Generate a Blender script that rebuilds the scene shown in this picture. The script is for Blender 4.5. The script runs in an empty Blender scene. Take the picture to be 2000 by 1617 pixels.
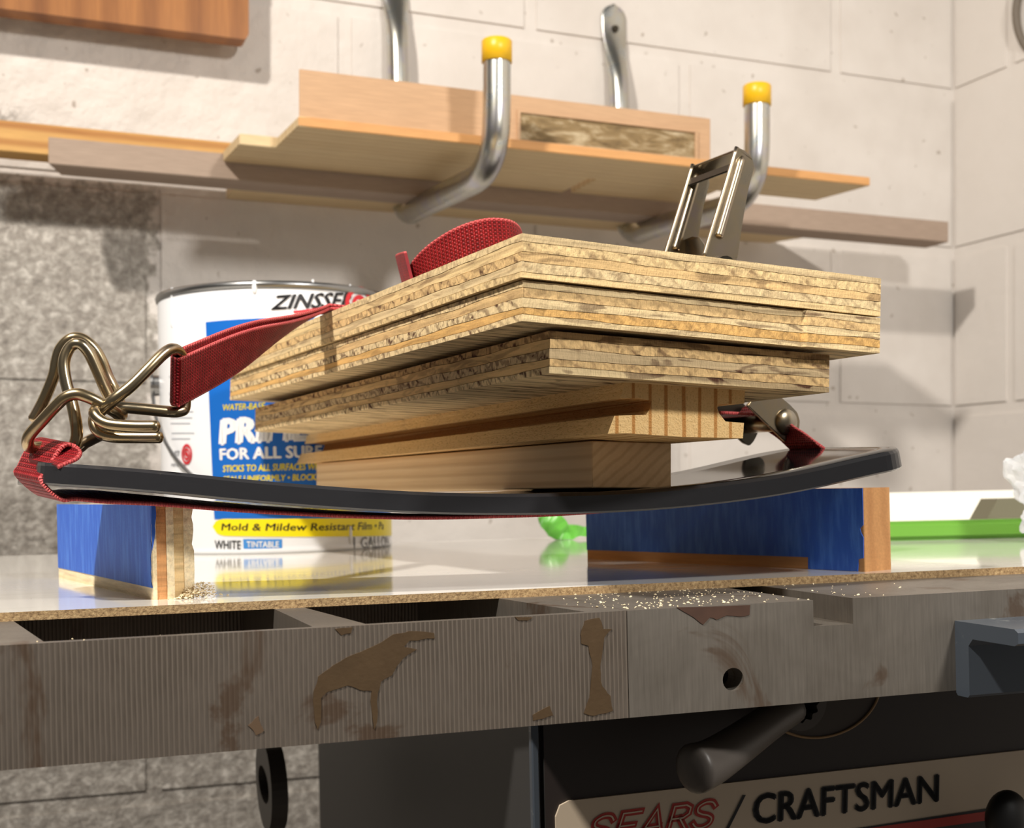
import bpy, bmesh, math, random
from mathutils import Vector, Matrix, noise
R = math.radians
random.seed(4)
scene = bpy.context.scene
C = scene.collection
F, CY, CZ = 2500.0, 950.0, 0.93          # focal length and horizon of the photo in pixels, camera height in metres

# ------------------------------------------------------------------ camera, world, lights, exposure
cd = bpy.data.cameras.new('camera'); cam = bpy.data.objects.new('camera', cd); C.objects.link(cam)
cam.location = (0, 0, CZ); cam.rotation_euler = (R(90), 0, 0)
cd.sensor_width = 36; cd.lens = 36*F/2000; cd.shift_y = (CY-808.5)/2000
cd.clip_start = .01; cd.clip_end = 30
cd.dof.use_dof = True; cd.dof.focus_distance = .50; cd.dof.aperture_fstop = 20
scene.camera = cam
wd = bpy.data.worlds.new('world'); scene.world = wd; wd.use_nodes = True
bg = wd.node_tree.nodes['Background']; bg.inputs[0].default_value = (1, .94, .87, 1); bg.inputs[1].default_value = .10
vs = scene.view_settings
scene.display_settings.display_device = 'sRGB'
vs.view_transform = 'Standard'; vs.look = 'None'; vs.exposure = 0; vs.gamma = 1; vs.use_curve_mapping = False
def lamp(name, kind, loc, target, power, color, size):
    l = bpy.data.lights.new(name, kind); o = bpy.data.objects.new(name, l); C.objects.link(o)
    l.energy = power; l.color = color; o.location = loc
    if kind == 'AREA': l.shape = 'DISK'; l.size = size
    else: l.shadow_soft_size = size
    o.rotation_euler = (Vector(target)-Vector(loc)).to_track_quat('-Z', 'Y').to_euler()
    return o
lamp('bulb_lamp', 'AREA', (-.58, -.20, CZ+1.22), (0, .6, CZ), 35, (1, .93, .84), .09)
lamp('work_lamp', 'AREA', (.62, -.12, CZ+.70), (.1, 1.15, CZ+.2), 11, (1, .96, .90), .13)

# ------------------------------------------------------------------ helpers
def P(u, v, Y): return Vector(((u-1000)/F*Y, Y, CZ-(v-CY)/F*Y))
def hit(u, v, p0, n):
    d = Vector(((u-1000)/F, 1, -(v-CY)/F)); o = Vector((0, 0, CZ))
    return o + d*((p0-o).dot(n)/d.dot(n))
def frame(o, x, up):
    x = Vector(x).normalized(); z = Vector(up).normalized(); y = z.cross(x).normalized(); x = y.cross(z)
    return Matrix(((x.x, y.x, z.x, o[0]), (x.y, y.y, z.y, o[1]), (x.z, y.z, z.z, o[2]), (0, 0, 0, 1)))
def tag(o, label=None, cat=None, group=None, kind=None):
    for k, v in (('label', label), ('category', cat), ('group', group), ('kind', kind)):
        if v: o[k] = v
    return o
def link(name, me, mats, parent=None, M=None, smooth=False):
    o = bpy.data.objects.new(name, me); C.objects.link(o)
    for m in (mats if isinstance(mats, (list, tuple)) else [mats]):
        if me.materials.find(m.name) < 0: me.materials.append(m)
    if parent: o.parent = parent
    if M is not None: o.matrix_local = M
    if smooth:
        for p in me.polygons: p.use_smooth = True
    return o
def obj(name, verts, faces, mat, parent=None, M=None, smooth=False):
    me = bpy.data.meshes.new(name); me.from_pydata([tuple(v) for v in verts], [], faces)
    bm = bmesh.new(); bm.from_mesh(me); bmesh.ops.recalc_face_normals(bm, faces=bm.faces); bm.to_mesh(me); bm.free()
    return link(name, me, mat, parent, M, smooth)
def bobj(name, bm, mat, parent=None, M=None, smooth=False):
    me = bpy.data.meshes.new(name); bmesh.ops.recalc_face_normals(bm, faces=bm.faces); bm.to_mesh(me); bm.free()
    return link(name, me, mat, parent, M, smooth)
def empty(name, M):
    o = bpy.data.objects.new(name, None); C.objects.link(o); o.matrix_world = M; o.empty_display_size = .02
    return o
def box_bm(x0, x1, y0, y1, z0, z1, bev=0, seg=1, bm=None):
    b = bmesh.new()
    bmesh.ops.create_cube(b, size=1)
    for v in b.verts:
        v.co = ((x0+x1)/2+v.co.x*(x1-x0), (y0+y1)/2+v.co.y*(y1-y0), (z0+z1)/2+v.co.z*(z1-z0))
    if bev: bmesh.ops.bevel(b, geom=b.edges[:], offset=bev, segments=seg, affect='EDGES', clamp_overlap=True)
    if bm is None: return b
    me = bpy.data.meshes.new('t'); b.to_mesh(me); b.free(); bm.from_mesh(me); bpy.data.meshes.remove(me); return bm
def prism(outer, holes, fn, h0, h1, bm=None):
    """polygon (with holes) in two coordinates, extruded from h0 to h1; fn(p,q,h) -> 3D"""
    b = bmesh.new(); es = []
    for loop in [outer]+list(holes):
        vs_ = [b.verts.new((p[0], p[1], h0)) for p in loop]
        es += [b.edges.new((vs_[i], vs_[(i+1) % len(vs_)])) for i in range(len(vs_))]
    r = bmesh.ops.triangle_fill(b, edges=es, use_beauty=True, use_dissolve=False)
    e = bmesh.ops.extrude_face_region(b, geom=b.faces[:])
    for v in e['geom']:
        if isinstance(v, bmesh.types.BMVert): v.co.z = h1
    for v in b.verts: v.co = fn(*v.co)
    bmesh.ops.recalc_face_normals(b, faces=b.faces)
    if bm is None: return b
    me = bpy.data.meshes.new('t'); b.to_mesh(me); b.free(); bm.from_mesh(me); bpy.data.meshes.remove(me); return bm
def spline(pts, n=8):
    pts = [Vector(p) for p in pts]; out = []
    for i in range(len(pts)-1):
        p0 = pts[max(i-1, 0)]; p1 = pts[i]; p2 = pts[i+1]; p3 = pts[min(i+2, len(pts)-1)]
        for k in range(n):
            t = k/n
            out.append(.5*((2*p1)+(p2-p0)*t+(2*p0-5*p1+4*p2-p3)*t*t+(3*p1-p0-3*p2+p3)*t**3))
    out.append(pts[-1]); return out
def tube_vf(pts, r, n=12, cap=True, round_end=False):
    vs_, fs = [], []
    rr = r if isinstance(r, (list, tuple)) else [r]*len(pts)
    T = [(pts[min(i+1, len(pts)-1)]-pts[max(i-1, 0)]).normalized() for i in range(len(pts))]
    nrm = T[0].orthogonal().normalized()
    for i, p in enumerate(pts):
        nrm = (nrm-T[i]*nrm.dot(T[i])).normalized(); bn = T[i].cross(nrm)
        for k in range(n):
            a = 2*math.pi*k/n; vs_.append(p+(nrm*math.cos(a)+bn*math.sin(a))*rr[i])
    for i in range(len(pts)-1):
        for k in range(n):
            fs.append((i*n+k, i*n+(k+1) % n, (i+1)*n+(k+1) % n, (i+1)*n+k))
    if cap:
        fs.append(tuple(range(n))); fs.append(tuple(range((len(pts)-1)*n, len(pts)*n)))
    return vs_, fs
def tube(name, pts, r, mat, parent=None, n=12, M=None):
    v, f = tube_vf(pts, r, n); o = obj(name, v, f, mat, parent, M)
    for p in o.data.polygons: p.use_smooth = len(p.vertices) == 4
    return o
def ribbon(name, cs, ws, width, th, mat, parent=None, M=None, edge=None):
    """webbing: centre points, width directions; closed strip with UVs in metres"""
    n = len(cs); vs_, fs, uv = [], [], []
    acc = 0; L = []
    for i in range(n):
        if i: acc += (cs[i]-cs[i-1]).length
        L.append(acc)
        t = (cs[min(i+1, n-1)]-cs[max(i-1, 0)]).normalized(); w = ws[i].normalized()
        nn = t.cross(w).normalized()
        wd_ = width[i] if isinstance(width, (list, tuple)) else width
        prof = [(-.5, .35), (-.46, .5), (-.2, .5), (.2, .5), (.46, .5), (.5, .35), (.5, -.35), (.46, -.5), (.2, -.5), (-.2, -.5), (-.46, -.5), (-.5, -.35)]
        for a, b in prof: vs_.append(cs[i]+w*(a*wd_)+nn*(b*th))
    m = 12; us = [-.5, -.46, -.2, .2, .46, .5, .5, .46, .2, -.2, -.46, -.5]
    for i in range(n-1):
        for k in range(m):
            k2 = (k+1) % m
            fs.append((i*m+k, i*m+k2, (i+1)*m+k2, (i+1)*m+k))
            uv.append(((L[i], us[k]*.025), (L[i], us[k2]*.025), (L[i+1], us[k2]*.025), (L[i+1], us[k]*.025)))
    fs.append(tuple(range(m))); uv.append(tuple((0, us[k]*.025) for k in range(m)))
    fs.append(tuple(range((n-1)*m, n*m))); uv.append(tuple((acc, us[k]*.025) for k in range(m)))
    me = bpy.data.meshes.new(name); me.from_pydata([tuple(v) for v in vs_], [], fs)
    ul = me.uv_layers.new(name='uv'); i = 0
    for p, q in zip(me.polygons, uv):
        for li, c in zip(p.loop_indices, q): ul.data[li].uv = c
    o = link(name, me, mat, parent, M)
    for p in me.polygons: p.use_smooth = len(p.vertices) == 4
    return o
def text_mesh(body, bold=0, shear=0, res=3):
    cu = bpy.data.curves.new('t', 'FONT'); cu.body = body; cu.size = 1; cu.offset = min(bold, 0); cu.shear = shear; cu.resolution_u = res
    o = bpy.data.objects.new('t', cu); C.objects.link(o)
    dg = bpy.context.evaluated_depsgraph_get(); me = bpy.data.meshes.new_from_object(o.evaluated_get(dg))
    bm = bmesh.new(); bm.from_mesh(me)
    if bold > 0:
        for dx, dy in ((bold, 0), (-bold, 0), (0, bold*.6), (0, -bold*.6)):
            k0 = len(bm.verts); bm.from_mesh(me); bm.verts.ensure_lookup_table()
            for v in bm.verts[k0:]: v.co.x += dx; v.co.y += dy
    bpy.data.objects.remove(o); bpy.data.curves.remove(cu); bpy.data.meshes.remove(me)
    xs = [v.co.x for v in bm.verts]; ys = [v.co.y for v in bm.verts]
    x0, x1, y0, y1 = min(xs), max(xs), min(ys), max(ys)
    for v in bm.verts: v.co = ((v.co.x-x0)/(x1-x0), (v.co.y-y0)/(y1-y0), 0)
    return bm
def slice_x(bm, n):
    for i in range(1, n):
        g = bm.verts[:]+bm.edges[:]+bm.faces[:]
        bmesh.ops.bisect_plane(bm, geom=g, plane_co=(i/n, 0, 0), plane_no=(1, 0, 0))

# ------------------------------------------------------------------ materials
class G:
    def __init__(s, name):
        s.m = bpy.data.materials.new(name); s.m.use_nodes = True; s.t = s.m.node_tree
        s.b = s.t.nodes['Principled BSDF']
    def n(s, typ, ins=None, **kw):
        nd = s.t.nodes.new(typ)
        for k, v in kw.items(): setattr(nd, k, v)
        for k, v in (ins or {}).items(): s.put(nd.inputs[k], v)
        return nd
    def put(s, sock, v):
        if hasattr(v, 'is_output') or isinstance(v, bpy.types.NodeSocket): s.t.links.new(v, sock)
        else: sock.default_value = v
    def set(s, **kw):
        mp = dict(color='Base Color', rough='Roughness', metal='Metallic', normal='Normal', spec='Specular IOR Level', trans='Transmission Weight', ior='IOR', coat='Coat Weight', coatr='Coat Roughness', alpha='Alpha', sheen='Sheen Weight')
        for k, v in kw.items(): s.put(s.b.inputs[mp[k]], v)
        return s
    def co(s, kind='Object', scale=(1, 1, 1), rot=(0, 0, 0), loc=(0, 0, 0)):
        c = s.n('ShaderNodeTexCoord'); mp = s.n('ShaderNodeMapping', {'Scale': scale, 'Rotation': rot, 'Location': loc})
        s.t.links.new(c.outputs[kind], mp.inputs[0]); return mp.outputs[0]
    def noise(s, vec, scale, detail=3, rough=.55, dist=0):
        return s.n('ShaderNodeTexNoise', {'Vector': vec, 'Scale': scale, 'Detail': detail, 'Roughness': rough, 'Distortion': dist}).outputs[0]
    def ramp(s, fac, stops, interp='LINEAR'):
        r = s.n('ShaderNodeValToRGB', {'Fac': fac}); r.color_ramp.interpolation = interp; e = r.color_ramp.elements
        while len(e) < len(stops): e.new(.5)
        for el, (p, c) in zip(e, stops): el.position = p; el.color = c if len(c) == 4 else (*c, 1)
        return r.outputs[0]
    def mix(s, fac, a, b, mode='MIX'):
        x = s.n('ShaderNodeMix', data_type='RGBA', blend_type=mode)
        s.put(x.inputs[0], fac); s.put(x.inputs[6], a if not isinstance(a, tuple) or len(a) == 4 else (*a, 1)); s.put(x.inputs[7], b if not isinstance(b, tuple) or len(b) == 4 else (*b, 1))
        return x.outputs[2]
    def math(s, op, a, b=0, clamp=False):
        x = s.n('ShaderNodeMath', operation=op, use_clamp=clamp); s.put(x.inputs[0], a); s.put(x.inputs[1], b); return x.outputs[0]
    def bump(s, h, strength=.3, dist=.001, normal=None):
        b = s.n('ShaderNodeBump', {'Height': h, 'Strength': strength, 'Distance': dist})
        if normal: s.put(b.inputs['Normal'], normal)
        return b.outputs[0]
    def sep(s, vec):
        return s.n('ShaderNodeSeparateXYZ', {0: vec}).outputs
    def sstep(s, x, a, b):
        r = s.n('ShaderNodeMapRange', {0: x, 1: a, 2: b, 3: 0.0, 4: 1.0}, interpolation_type='SMOOTHSTEP'); return r.outputs[0]
def c3(r, g, b):
    f = lambda x: ((x/255+.055)/1.055)**2.4 if x > 10 else x/255/12.92
    return (f(r), f(g), f(b), 1)
def plain(name, col, rough=.5, metal=0, **kw):
    g = G(name); g.set(color=col, rough=rough, metal=metal, **kw); return g.m

def wood_ply(name, light, dark, grain, seed=0, ringrot=.6, amount=.55, tint=None):
    """veneer: grain 0 runs along x, 1 along y; the cut ends show rings, the sides show streaks"""
    g = G(name); lx = (.06, 1, 1) if grain == 0 else (1, .06, 1)
    loc = (seed*1.7, seed*.9, seed*.37)
    v = g.co('Object', lx, loc=loc)
    rot = (ringrot, 0, 0) if grain == 0 else (0, ringrot, 0)
    vr = g.co('Object', lx, rot=rot, loc=loc)
    streak = g.noise(v, 420, 4, .62, .3)
    lv = g.co('Object', (.2, 1, 1) if grain == 0 else (1, .2, 1), rot=(0, .05, 0), loc=loc)
    lens = g.noise(lv, 210, 2, .5, 1.2)
    w = g.n('ShaderNodeTexWave', {'Vector': vr, 'Scale': 52.0, 'Distortion': 7.0, 'Detail': 3.0, 'Detail Scale': 1.2}, wave_type='BANDS', bands_direction='X' if grain == 1 else 'Y').outputs['Fac']
    ring = g.ramp(w, [(.0, (0, 0, 0)), (.74, (.06, .06, .06)), (.97, (1, 1, 1))])
    patch = g.ramp(lens, [(.53, (0, 0, 0)), (.60, (.8, .8, .8)), (.70, (1, 1, 1))])
    tone = g.noise(lv, 40, 2, .5)
    fac = g.math('MULTIPLY', g.math('ADD', g.math('MULTIPLY', patch, .72), g.math('MULTIPLY', ring, g.math('ADD', .30, g.math('MULTIPLY', tone, .5)))), amount, True)
    col = g.mix(fac, light, dark)
    s2 = g.ramp(streak, [(.30, (.70, .70, .70)), (.55, (1.0, 1.0, 1.0)), (.75, (1.12, 1.1, 1.05))])
    col = g.mix(1, col, s2, 'MULTIPLY')
    fuzz = g.noise(g.co('Object', (1, 1, .22), rot=(.35, .35, 0)), 1500, 2, .7)
    col = g.mix(g.math('MULTIPLY', g.ramp(fuzz, [(.62, (0, 0, 0)), (.74, (1, 1, 1))]), .35), col, (light[0]*1.12, light[1]*1.15, light[2]*1.2, 1))
    h = g.math('ADD', g.math('MULTIPLY', streak, .7), g.math('MULTIPLY', fuzz, .8))
    g.set(color=col, rough=.85, spec=.15, normal=g.bump(h, .6, .0008)); return g.m
def wood_solid(name, light, dark, axis=0, k=1.0, contrast=.6, rough=.6, ringscale=30.0, knots=False, ringdir=None, bump=.15):
    """solid board, grain along axis"""
    g = G(name); sc = [1, 1, 1]; sc[axis] = .05
    v = g.co('Object', tuple(sc))
    w = g.n('ShaderNodeTexWave', {'Vector': v, 'Scale': ringscale, 'Distortion': 4.5, 'Detail': 2.5, 'Detail Scale': .9}, wave_type='BANDS', bands_direction=ringdir or ('Y' if axis == 0 else 'X')).outputs['Fac']
    fine = g.noise(v, 700*k, 3, .6)
    big = g.noise(v, 25*k, 3, .55, .8)
    fac = g.math('MULTIPLY', g.math('ADD', g.math('MULTIPLY', g.ramp(w, [(.35, (0, 0, 0)), (.95, (1, 1, 1))]), .7), g.math('MULTIPLY', g.sstep(big, .4, .7), .5)), contrast, True)
    col = g.mix(fac, light, dark)
    col = g.mix(1, col, g.ramp(fine, [(.3, (.86, .86, .86)), (.7, (1.05, 1.05, 1.05))]), 'MULTIPLY')
    g.set(color=col, rough=rough, spec=.3, normal=g.bump(g.math('ADD', fine, w), bump, .0006)); return g.m

LITE = c3(236, 206, 152); TAN = c3(230, 194, 138); ORNG = c3(226, 180, 112); DK = c3(96, 66, 50); DK2 = c3(120, 88, 64); PALE = c3(234, 208, 160); GREYW = c3(214, 188, 146)

def concrete(paint_mask=True):
    g = G('painted_block'); v = g.co('Object')
    x, y, z = g.sep(v)
    e = g.noise(v, 60, 4, .6)
    lump = g.noise(v, 38, 3, .5); fine = g.noise(v, 240, 3, .6)
    paint = g.mix(g.ramp(g.noise(v, 9, 3, .6), [(.35, (0, 0, 0)), (.7, (1, 1, 1))]), c3(224, 218, 212), c3(212, 205, 198))
    pit = g.ramp(g.noise(v, 95, 2, .4), [(.24, (.62, .58, .54)), (.30, (1, 1, 1))])
    paint = g.mix(1, paint, pit, 'MULTIPLY')
    agg = g.ramp(g.noise(v, 105, 4, .65, .4), [(.30, c3(128, 122, 116)), (.47, c3(166, 160, 152)), (.57, c3(190, 185, 177)), (.70, c3(228, 223, 215))])
    agg = g.mix(g.math('MULTIPLY', g.noise(v, 22, 3, .6), .5), agg, c3(150, 143, 136))
    j = g.math('MULTIPLY', g.math('SUBTRACT', e, .5), .05)
    mx = g.math('SUBTRACT', 1, g.sstep(g.math('ADD', x, j), .140, .147))
    mz = g.math('SUBTRACT', 1, g.sstep(g.math('ADD', z, j), .290, .300))
    low = g.math('SUBTRACT', 1, g.sstep(g.math('ADD', z, g.math('MULTIPLY', j, 2)), -.26, -.20))
    side = g.math('MAXIMUM', g.math('MULTIPLY', mx, mz), low)
    px = g.math('SUBTRACT', 1, g.sstep(g.math('ADD', x, g.math('MULTIPLY', j, 2.5)), .005, .045))
    pz = g.math('MULTIPLY', g.sstep(g.math('ADD', z, j), .335, .342), g.math('SUBTRACT', 1, g.sstep(g.math('ADD', z, g.math('MULTIPLY', j, 2)), .355, .372)))
    patch = g.math('MULTIPLY', g.math('MULTIPLY', px, pz), g.sstep(e, .42, .56))
    mask = g.math('MAXIMUM', side, patch, True)
    col = g.mix(mask, paint, agg)
    h = g.math('ADD', g.math('MULTIPLY', lump, g.math('ADD', .5, g.math('MULTIPLY', g.math('SUBTRACT', 1, g.sstep(x, .1, .5)), 2.2))), g.math('MULTIPLY', fine, g.math('ADD', .12, g.math('MULTIPLY', mask, .7))))
    g.set(color=col, rough=g.math('ADD', .55, g.math('MULTIPLY', mask, .35)), spec=.25, normal=g.bump(h, .55, .004)); return g.m
M_WALL = concrete()
def steel(name, a, b, wave=None, streak=(1, 1, .04), rough=.42, metal=.75, stains=True):
    g = G(name); v = g.co('Object')
    blot = g.noise(v, 16, 4, .6, .5); st = g.noise(g.co('Object', streak), 900, 3, .6)
    col = g.mix(g.sstep(blot, .35, .7), a, b)
    col = g.mix(1, col, g.ramp(st, [(.25, (.82, .82, .82)), (.75, (1.12, 1.12, 1.12))]), 'MULTIPLY')
    h = g.math('MULTIPLY', st, .5)
    if wave:
        x, y, z = g.sep(v)
        s = g.math('SINE', g.math('MULTIPLY', g.math('ADD', x, g.math('MULTIPLY', g.noise(v, 40, 2), .0006)), 2*math.pi/wave))
        col = g.mix(g.sstep(s, .2, 1), col, (a[0]*1.18, a[1]*1.17, a[2]*1.15, 1)); h = g.math('ADD', h, g.math('MULTIPLY', s, .8))
    if stains:
        n2 = g.noise(g.co('Object', (1, 1, .7), loc=(.3, .1, .2)), 24, 5, .62, .8)
        f = g.math('MULTIPLY', g.sstep(n2, .60, .68), .6)
        col = g.mix(f, col, c3(92, 66, 44))
    g.set(color=col, rough=g.math('ADD', rough, g.math('MULTIPLY', blot, .2)), metal=metal, normal=g.bump(h, .25, .0006)); return g.m
M_IRON = steel('ground_cast_iron', c3(142, 135, 126), c3(120, 113, 104), streak=(1, 1, .05))
M_WING = steel('milled_cast_iron', c3(130, 120, 110), c3(110, 100, 90), wave=.0016, streak=(1, 1, .1))
M_RUST = plain('rust_stain', c3(96, 70, 46), .75)
def melamine():
    g = G('white_melamine'); v = g.co('Object'); 
    fl = g.ramp(g.noise(v, 330, 2, .5), [(.20, c3(120, 112, 100)), (.25, c3(238, 235, 228))])
    sm = g.noise(g.co('Object', (.2, 1, 1)), 40, 4, .6)
    col = g.mix(g.math('MULTIPLY', g.sstep(sm, .5, .75), .25), fl, c3(190, 186, 176))
    g.set(color=col, rough=g.math('ADD', .05, g.math('MULTIPLY', sm, .07)), spec=.7, coat=.15, coatr=.03); return g.m
M_MEL = melamine()
def hardboard():
    g = G('hardboard_edge'); v = g.co('Object', (1, 1, 1))
    col = g.ramp(g.noise(v, 650, 4, .7), [(.28, c3(92, 70, 46)), (.5, c3(160, 132, 94)), (.72, c3(196, 170, 126))])
    g.set(color=col, rough=.9, normal=g.bump(g.noise(v, 900, 3), .6, .0006)); return g.m
M_HB = hardboard()
def acrylic(name, rough, col):
    g = G(name); v = g.co('Object')
    sc = g.noise(g.co('Object', (.12, 1, 1)), 900, 3, .6)
    g.set(color=col, rough=g.math('ADD', rough, g.math('MULTIPLY', sc, rough*.5)), spec=.6, coat=.3, coatr=.05); return g.m
M_ACR = acrylic('black_acrylic_face', .06, c3(18, 19, 22)); M_ACE = acrylic('black_acrylic_edge', .24, c3(38, 38, 41))
def webbing():
    g = G('red_webbing'); c = g.n('ShaderNodeTexCoord').outputs['UV']; x, y, z = g.sep(c)
    a = g.math('SINE', g.math('MULTIPLY', x, 2*math.pi/.0021)); b = g.math('SINE', g.math('MULTIPLY', y, 2*math.pi/.0017))
    pr = g.math('MULTIPLY', a, b)
    k = g.math('MAXIMUM', g.math('MULTIPLY', pr, 1), g.math('MULTIPLY', a, .35))
    n = g.noise(c, 120, 2)
    col = g.ramp(g.math('ADD', g.math('MULTIPLY', k, .5), g.math('MULTIPLY', n, .5)), [(.0, c3(84, 4, 10)), (.40, c3(138, 8, 20)), (.66, c3(180, 18, 32)), (.82, c3(236, 104, 104))])  # lightest stop paints highlights onto the raised dots of the weave
    col = g.mix(g.sstep(g.math('ABSOLUTE', y), .0110, .0120), col, g.mix(n, c3(196, 60, 66), c3(226, 110, 108)))
    g.set(color=col, rough=.55, spec=.35, normal=g.bump(k, .9, .0009)); return g.m
M_WEB = webbing()
M_WEBEDGE = plain('pink_stitching', c3(206, 92, 92), .8)
def zinc(name, base, rough=.22, hue=.5):
    g = G(name); v = g.co('Object')
    n = g.noise(v, 45, 3, .6, .6); sc = g.noise(g.co('Object'), 800, 3, .7)
    col = g.ramp(n, [(.3, base), (.5, (base[0]*1.08, base[1]*.98, base[2]*.82, 1)), (.66, (base[0]*.95, base[1]*.86, base[2]*.92, 1)), (.8, base)])
    g.set(color=col, rough=g.math('ADD', rough, g.math('MULTIPLY', n, .14)), metal=1); return g.m
M_WIRE = zinc('yellow_zinc_wire', c3(170, 158, 134), .2)
M_RATCH = zinc('zinc_ratchet_steel', c3(150, 144, 132), .22)
M_GALV = zinc('galvanised_tube', c3(190, 196, 200), .22)
M_DKST = plain('dark_plated_steel', c3(74, 70, 62), .3, 1)
M_YEL = plain('yellow_vinyl_cap', c3(232, 182, 20), .38)
M_WHITE = plain('can_white_paint', c3(238, 240, 244), .22)
M_CANMET = plain('tinplate', c3(150, 150, 150), .3, 1)
M_LBLUE = plain('label_blue', c3(24, 104, 196), .3); M_LYEL = plain('label_yellow', c3(246, 226, 20), .3)
M_LWHITE = plain('label_white', c3(244, 245, 247), .3); M_LBLACK = plain('label_black', c3(24, 22, 26), .35)
M_LRED = plain('label_red', c3(206, 36, 48), .35); M_LGREY = plain('label_grey', c3(120, 122, 128), .4); M_LPBLUE = plain('label_light_blue', c3(66, 140, 214), .3)
def tape():
    g = G('blue_masking_tape'); v = g.co('Object')
    n = g.noise(g.co('Object', (1, 1, .15)), 260, 3, .6); 
    col = g.mix(g.sstep(n, .4, .75), c3(40, 96, 200), c3(70, 126, 220))
    g.set(color=col, rough=.55, normal=g.bump(g.noise(v, 700, 3), .25, .0004)); return g.m
M_TAPE = tape()
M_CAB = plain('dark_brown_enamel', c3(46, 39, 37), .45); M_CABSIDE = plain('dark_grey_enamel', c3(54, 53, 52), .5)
M_SIGN = plain('sign_cream', c3(204, 188, 166), .5); M_SRED = plain('sign_red', c3(176, 52, 44), .5); M_SBLK = plain('sign_black', c3(26, 26, 30), .5)
M_GPLAS = plain('grey_plastic', c3(78, 72, 67), .45); M_BLACK = plain('black_plastic', c3(16, 15, 15), .5)
def railpaint():
    g = G('blue_grey_rail'); v = g.co('Object')
    n = g.noise(v, 60, 4, .7); col = g.mix(g.sstep(n, .62, .7), c3(82, 90, 100), c3(150, 153, 153)); g.set(color=col, rough=.35, metal=.35); return g.m
M_RAIL = railpaint()
M_GREEN = plain('green_plastic', c3(104, 160, 58), .35); M_GRN2 = plain('bright_green_film', c3(104, 184, 70), .3)
M_CHIP = plain('pale_wood_chips', c3(240, 222, 184), .8)
M_FLOOR = plain('concrete_floor', c3(104, 98, 92), .8)

# ------------------------------------------------------------------ setting: block walls and floor
def stru(o): o['kind'] = 'structure'; return o
WM = frame((-.4896, 1.224, CZ), (.9300, .3676, 0), (0, 0, 1))
CT = 1.135                                                         # corner of the room along the back wall
w = box_bm(-1.2, CT+.05, .0024, .14, -.93, 1.5); wall = stru(bobj('wall_back', w, M_WALL, None, WM))
def course(parent, t0, t1, k, off, M=M_WALL):
    z0 = .0962+.2032*k
    t = off-.4064*8
    while t < t1:
        a, b = max(t, t0), min(t+.4064, t1); t += .4064
        if b-a < .03: continue
        bm = box_bm(a+(.0045 if a > t0 else 0), b-(.0045 if b < t1 else 0), 0, .05, z0+.0045, z0+.2032-.0045, .0032, 2)
        bobj('concrete_block', bm, M, parent)
for k in range(-5, 6):
    course(wall, -1.2, CT, k, .142 if k % 2 == 0 else .335+.002)
WR = frame(WM @ Vector((CT, 0, 0)), (.3676, -.9300, 0), (0, 0, 1))
g = G('painted_side_block'); v = g.co('Object')
g.set(color=g.mix(g.noise(v, 9, 3), c3(224, 218, 212), c3(215, 208, 201)), rough=.6, spec=.25, normal=g.bump(g.math('ADD', g.noise(v, 38, 3), g.math('MULTIPLY', g.noise(v, 240, 3), .15)), .4, .003)); M_WALL2 = g.m
wallr = stru(bobj('wall_right', box_bm(-.05, 1.6, .0024, .14, -.93, 1.5), M_WALL2, None, WR))
for k in range(-5, 6):
    course(wallr, 0, 1.6, k, .1 if k % 2 == 0 else .303, M_WALL2)
stru(bobj('floor', box_bm(-2.2, 2.2, -1.2, 2.4, -.05, 0), M_FLOOR))
def WL(t, d, z): return WM @ Vector((t, -d, z))
def t_at(u, d):
    r = (u-1000)/F; return (r*(1.224-.93*d)+.4896-.3676*d)/(.93-.3676*r)

# ------------------------------------------------------------------ table saw
TS = .022                                                          # the saw stands slightly out of level in the photo
ZT = lambda X, Y=0: CZ-.042+TS*X                                   # top of the white sheet
ZI = lambda X: CZ-.0453+TS*X                                       # iron table top
UP = Vector((-TS, 0, 1)).normalized()
TO = Vector((.0327, .4548, ZI(.0327))); ta = R(18.2)
TM = frame(TO, (math.cos(ta), math.sin(ta), TS*math.cos(ta)), UP); TI = TM.inverted()
def top(u, v): return TI @ hit(u, v, TO, UP)                       # pixel -> table coordinates on the iron top
TX, TY = TM.col[0].xyz, TM.col[1].xyz
def front(u, v, b=0): return TI @ hit(u, v, TO+TY*b, TY)           # pixel -> table coordinates on the front face
saw = empty('table_saw', TM)
tag(saw, 'old cast iron table saw with stained grey front edge and dark cabinet below', 'table saw')
H = .0383
seam = front(1227, 1290).x
# extension wing with diagonal openings
def back(p, q, b): f = (b-q.y)/(p.y-q.y); return q+(p-q)*f
def opening(fl, fr, bl, br):
    fl, fr, bl, br = top(*fl), top(*fr), top(*bl), top(*br)
    Bl, Br = back(bl, fl, .16), back(br, fr, .16)
    if Br.x < Bl.x+.03: Br.x = Bl.x+.05
    return [(fl.x, fl.y), (fr.x, fr.y), (Br.x, Br.y), (Bl.x, Bl.y)]
p1, p2 = top(72, 1244), top(28, 1214); p3, p4 = top(606, 1219), top(580, 1189)
p5, p6 = top(694, 1213), top(604, 1189); p7, p8 = top(1118, 1191), top(984, 1170)
rimw = .0042
wing = bmesh.new(); wf = lambda p, q, h: Vector((p, q, h))
BB = .30
def ext(pn, pf, b): d = (pf.x-pn.x)/max(.004, pf.y-pn.y); return pn.x+d*(b-pn.y)
prism([(-.42, 0), (seam-.0003, 0), (seam-.0003, rimw), (-.42, rimw)], [], wf, -H, 0, wing)
x1f, x1b = ext(p1, p2, rimw), ext(p1, p2, .16)
prism([(-.42, rimw), (x1f, rimw), (x1b, .16), (-.42, .16)], [], wf, -H, 0, wing)
x3f, x3b = ext(p3, p4, rimw), ext(p3, p4, .16); x5f, x5b = ext(p5, p6, rimw), ext(p5, p6, .16)
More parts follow.
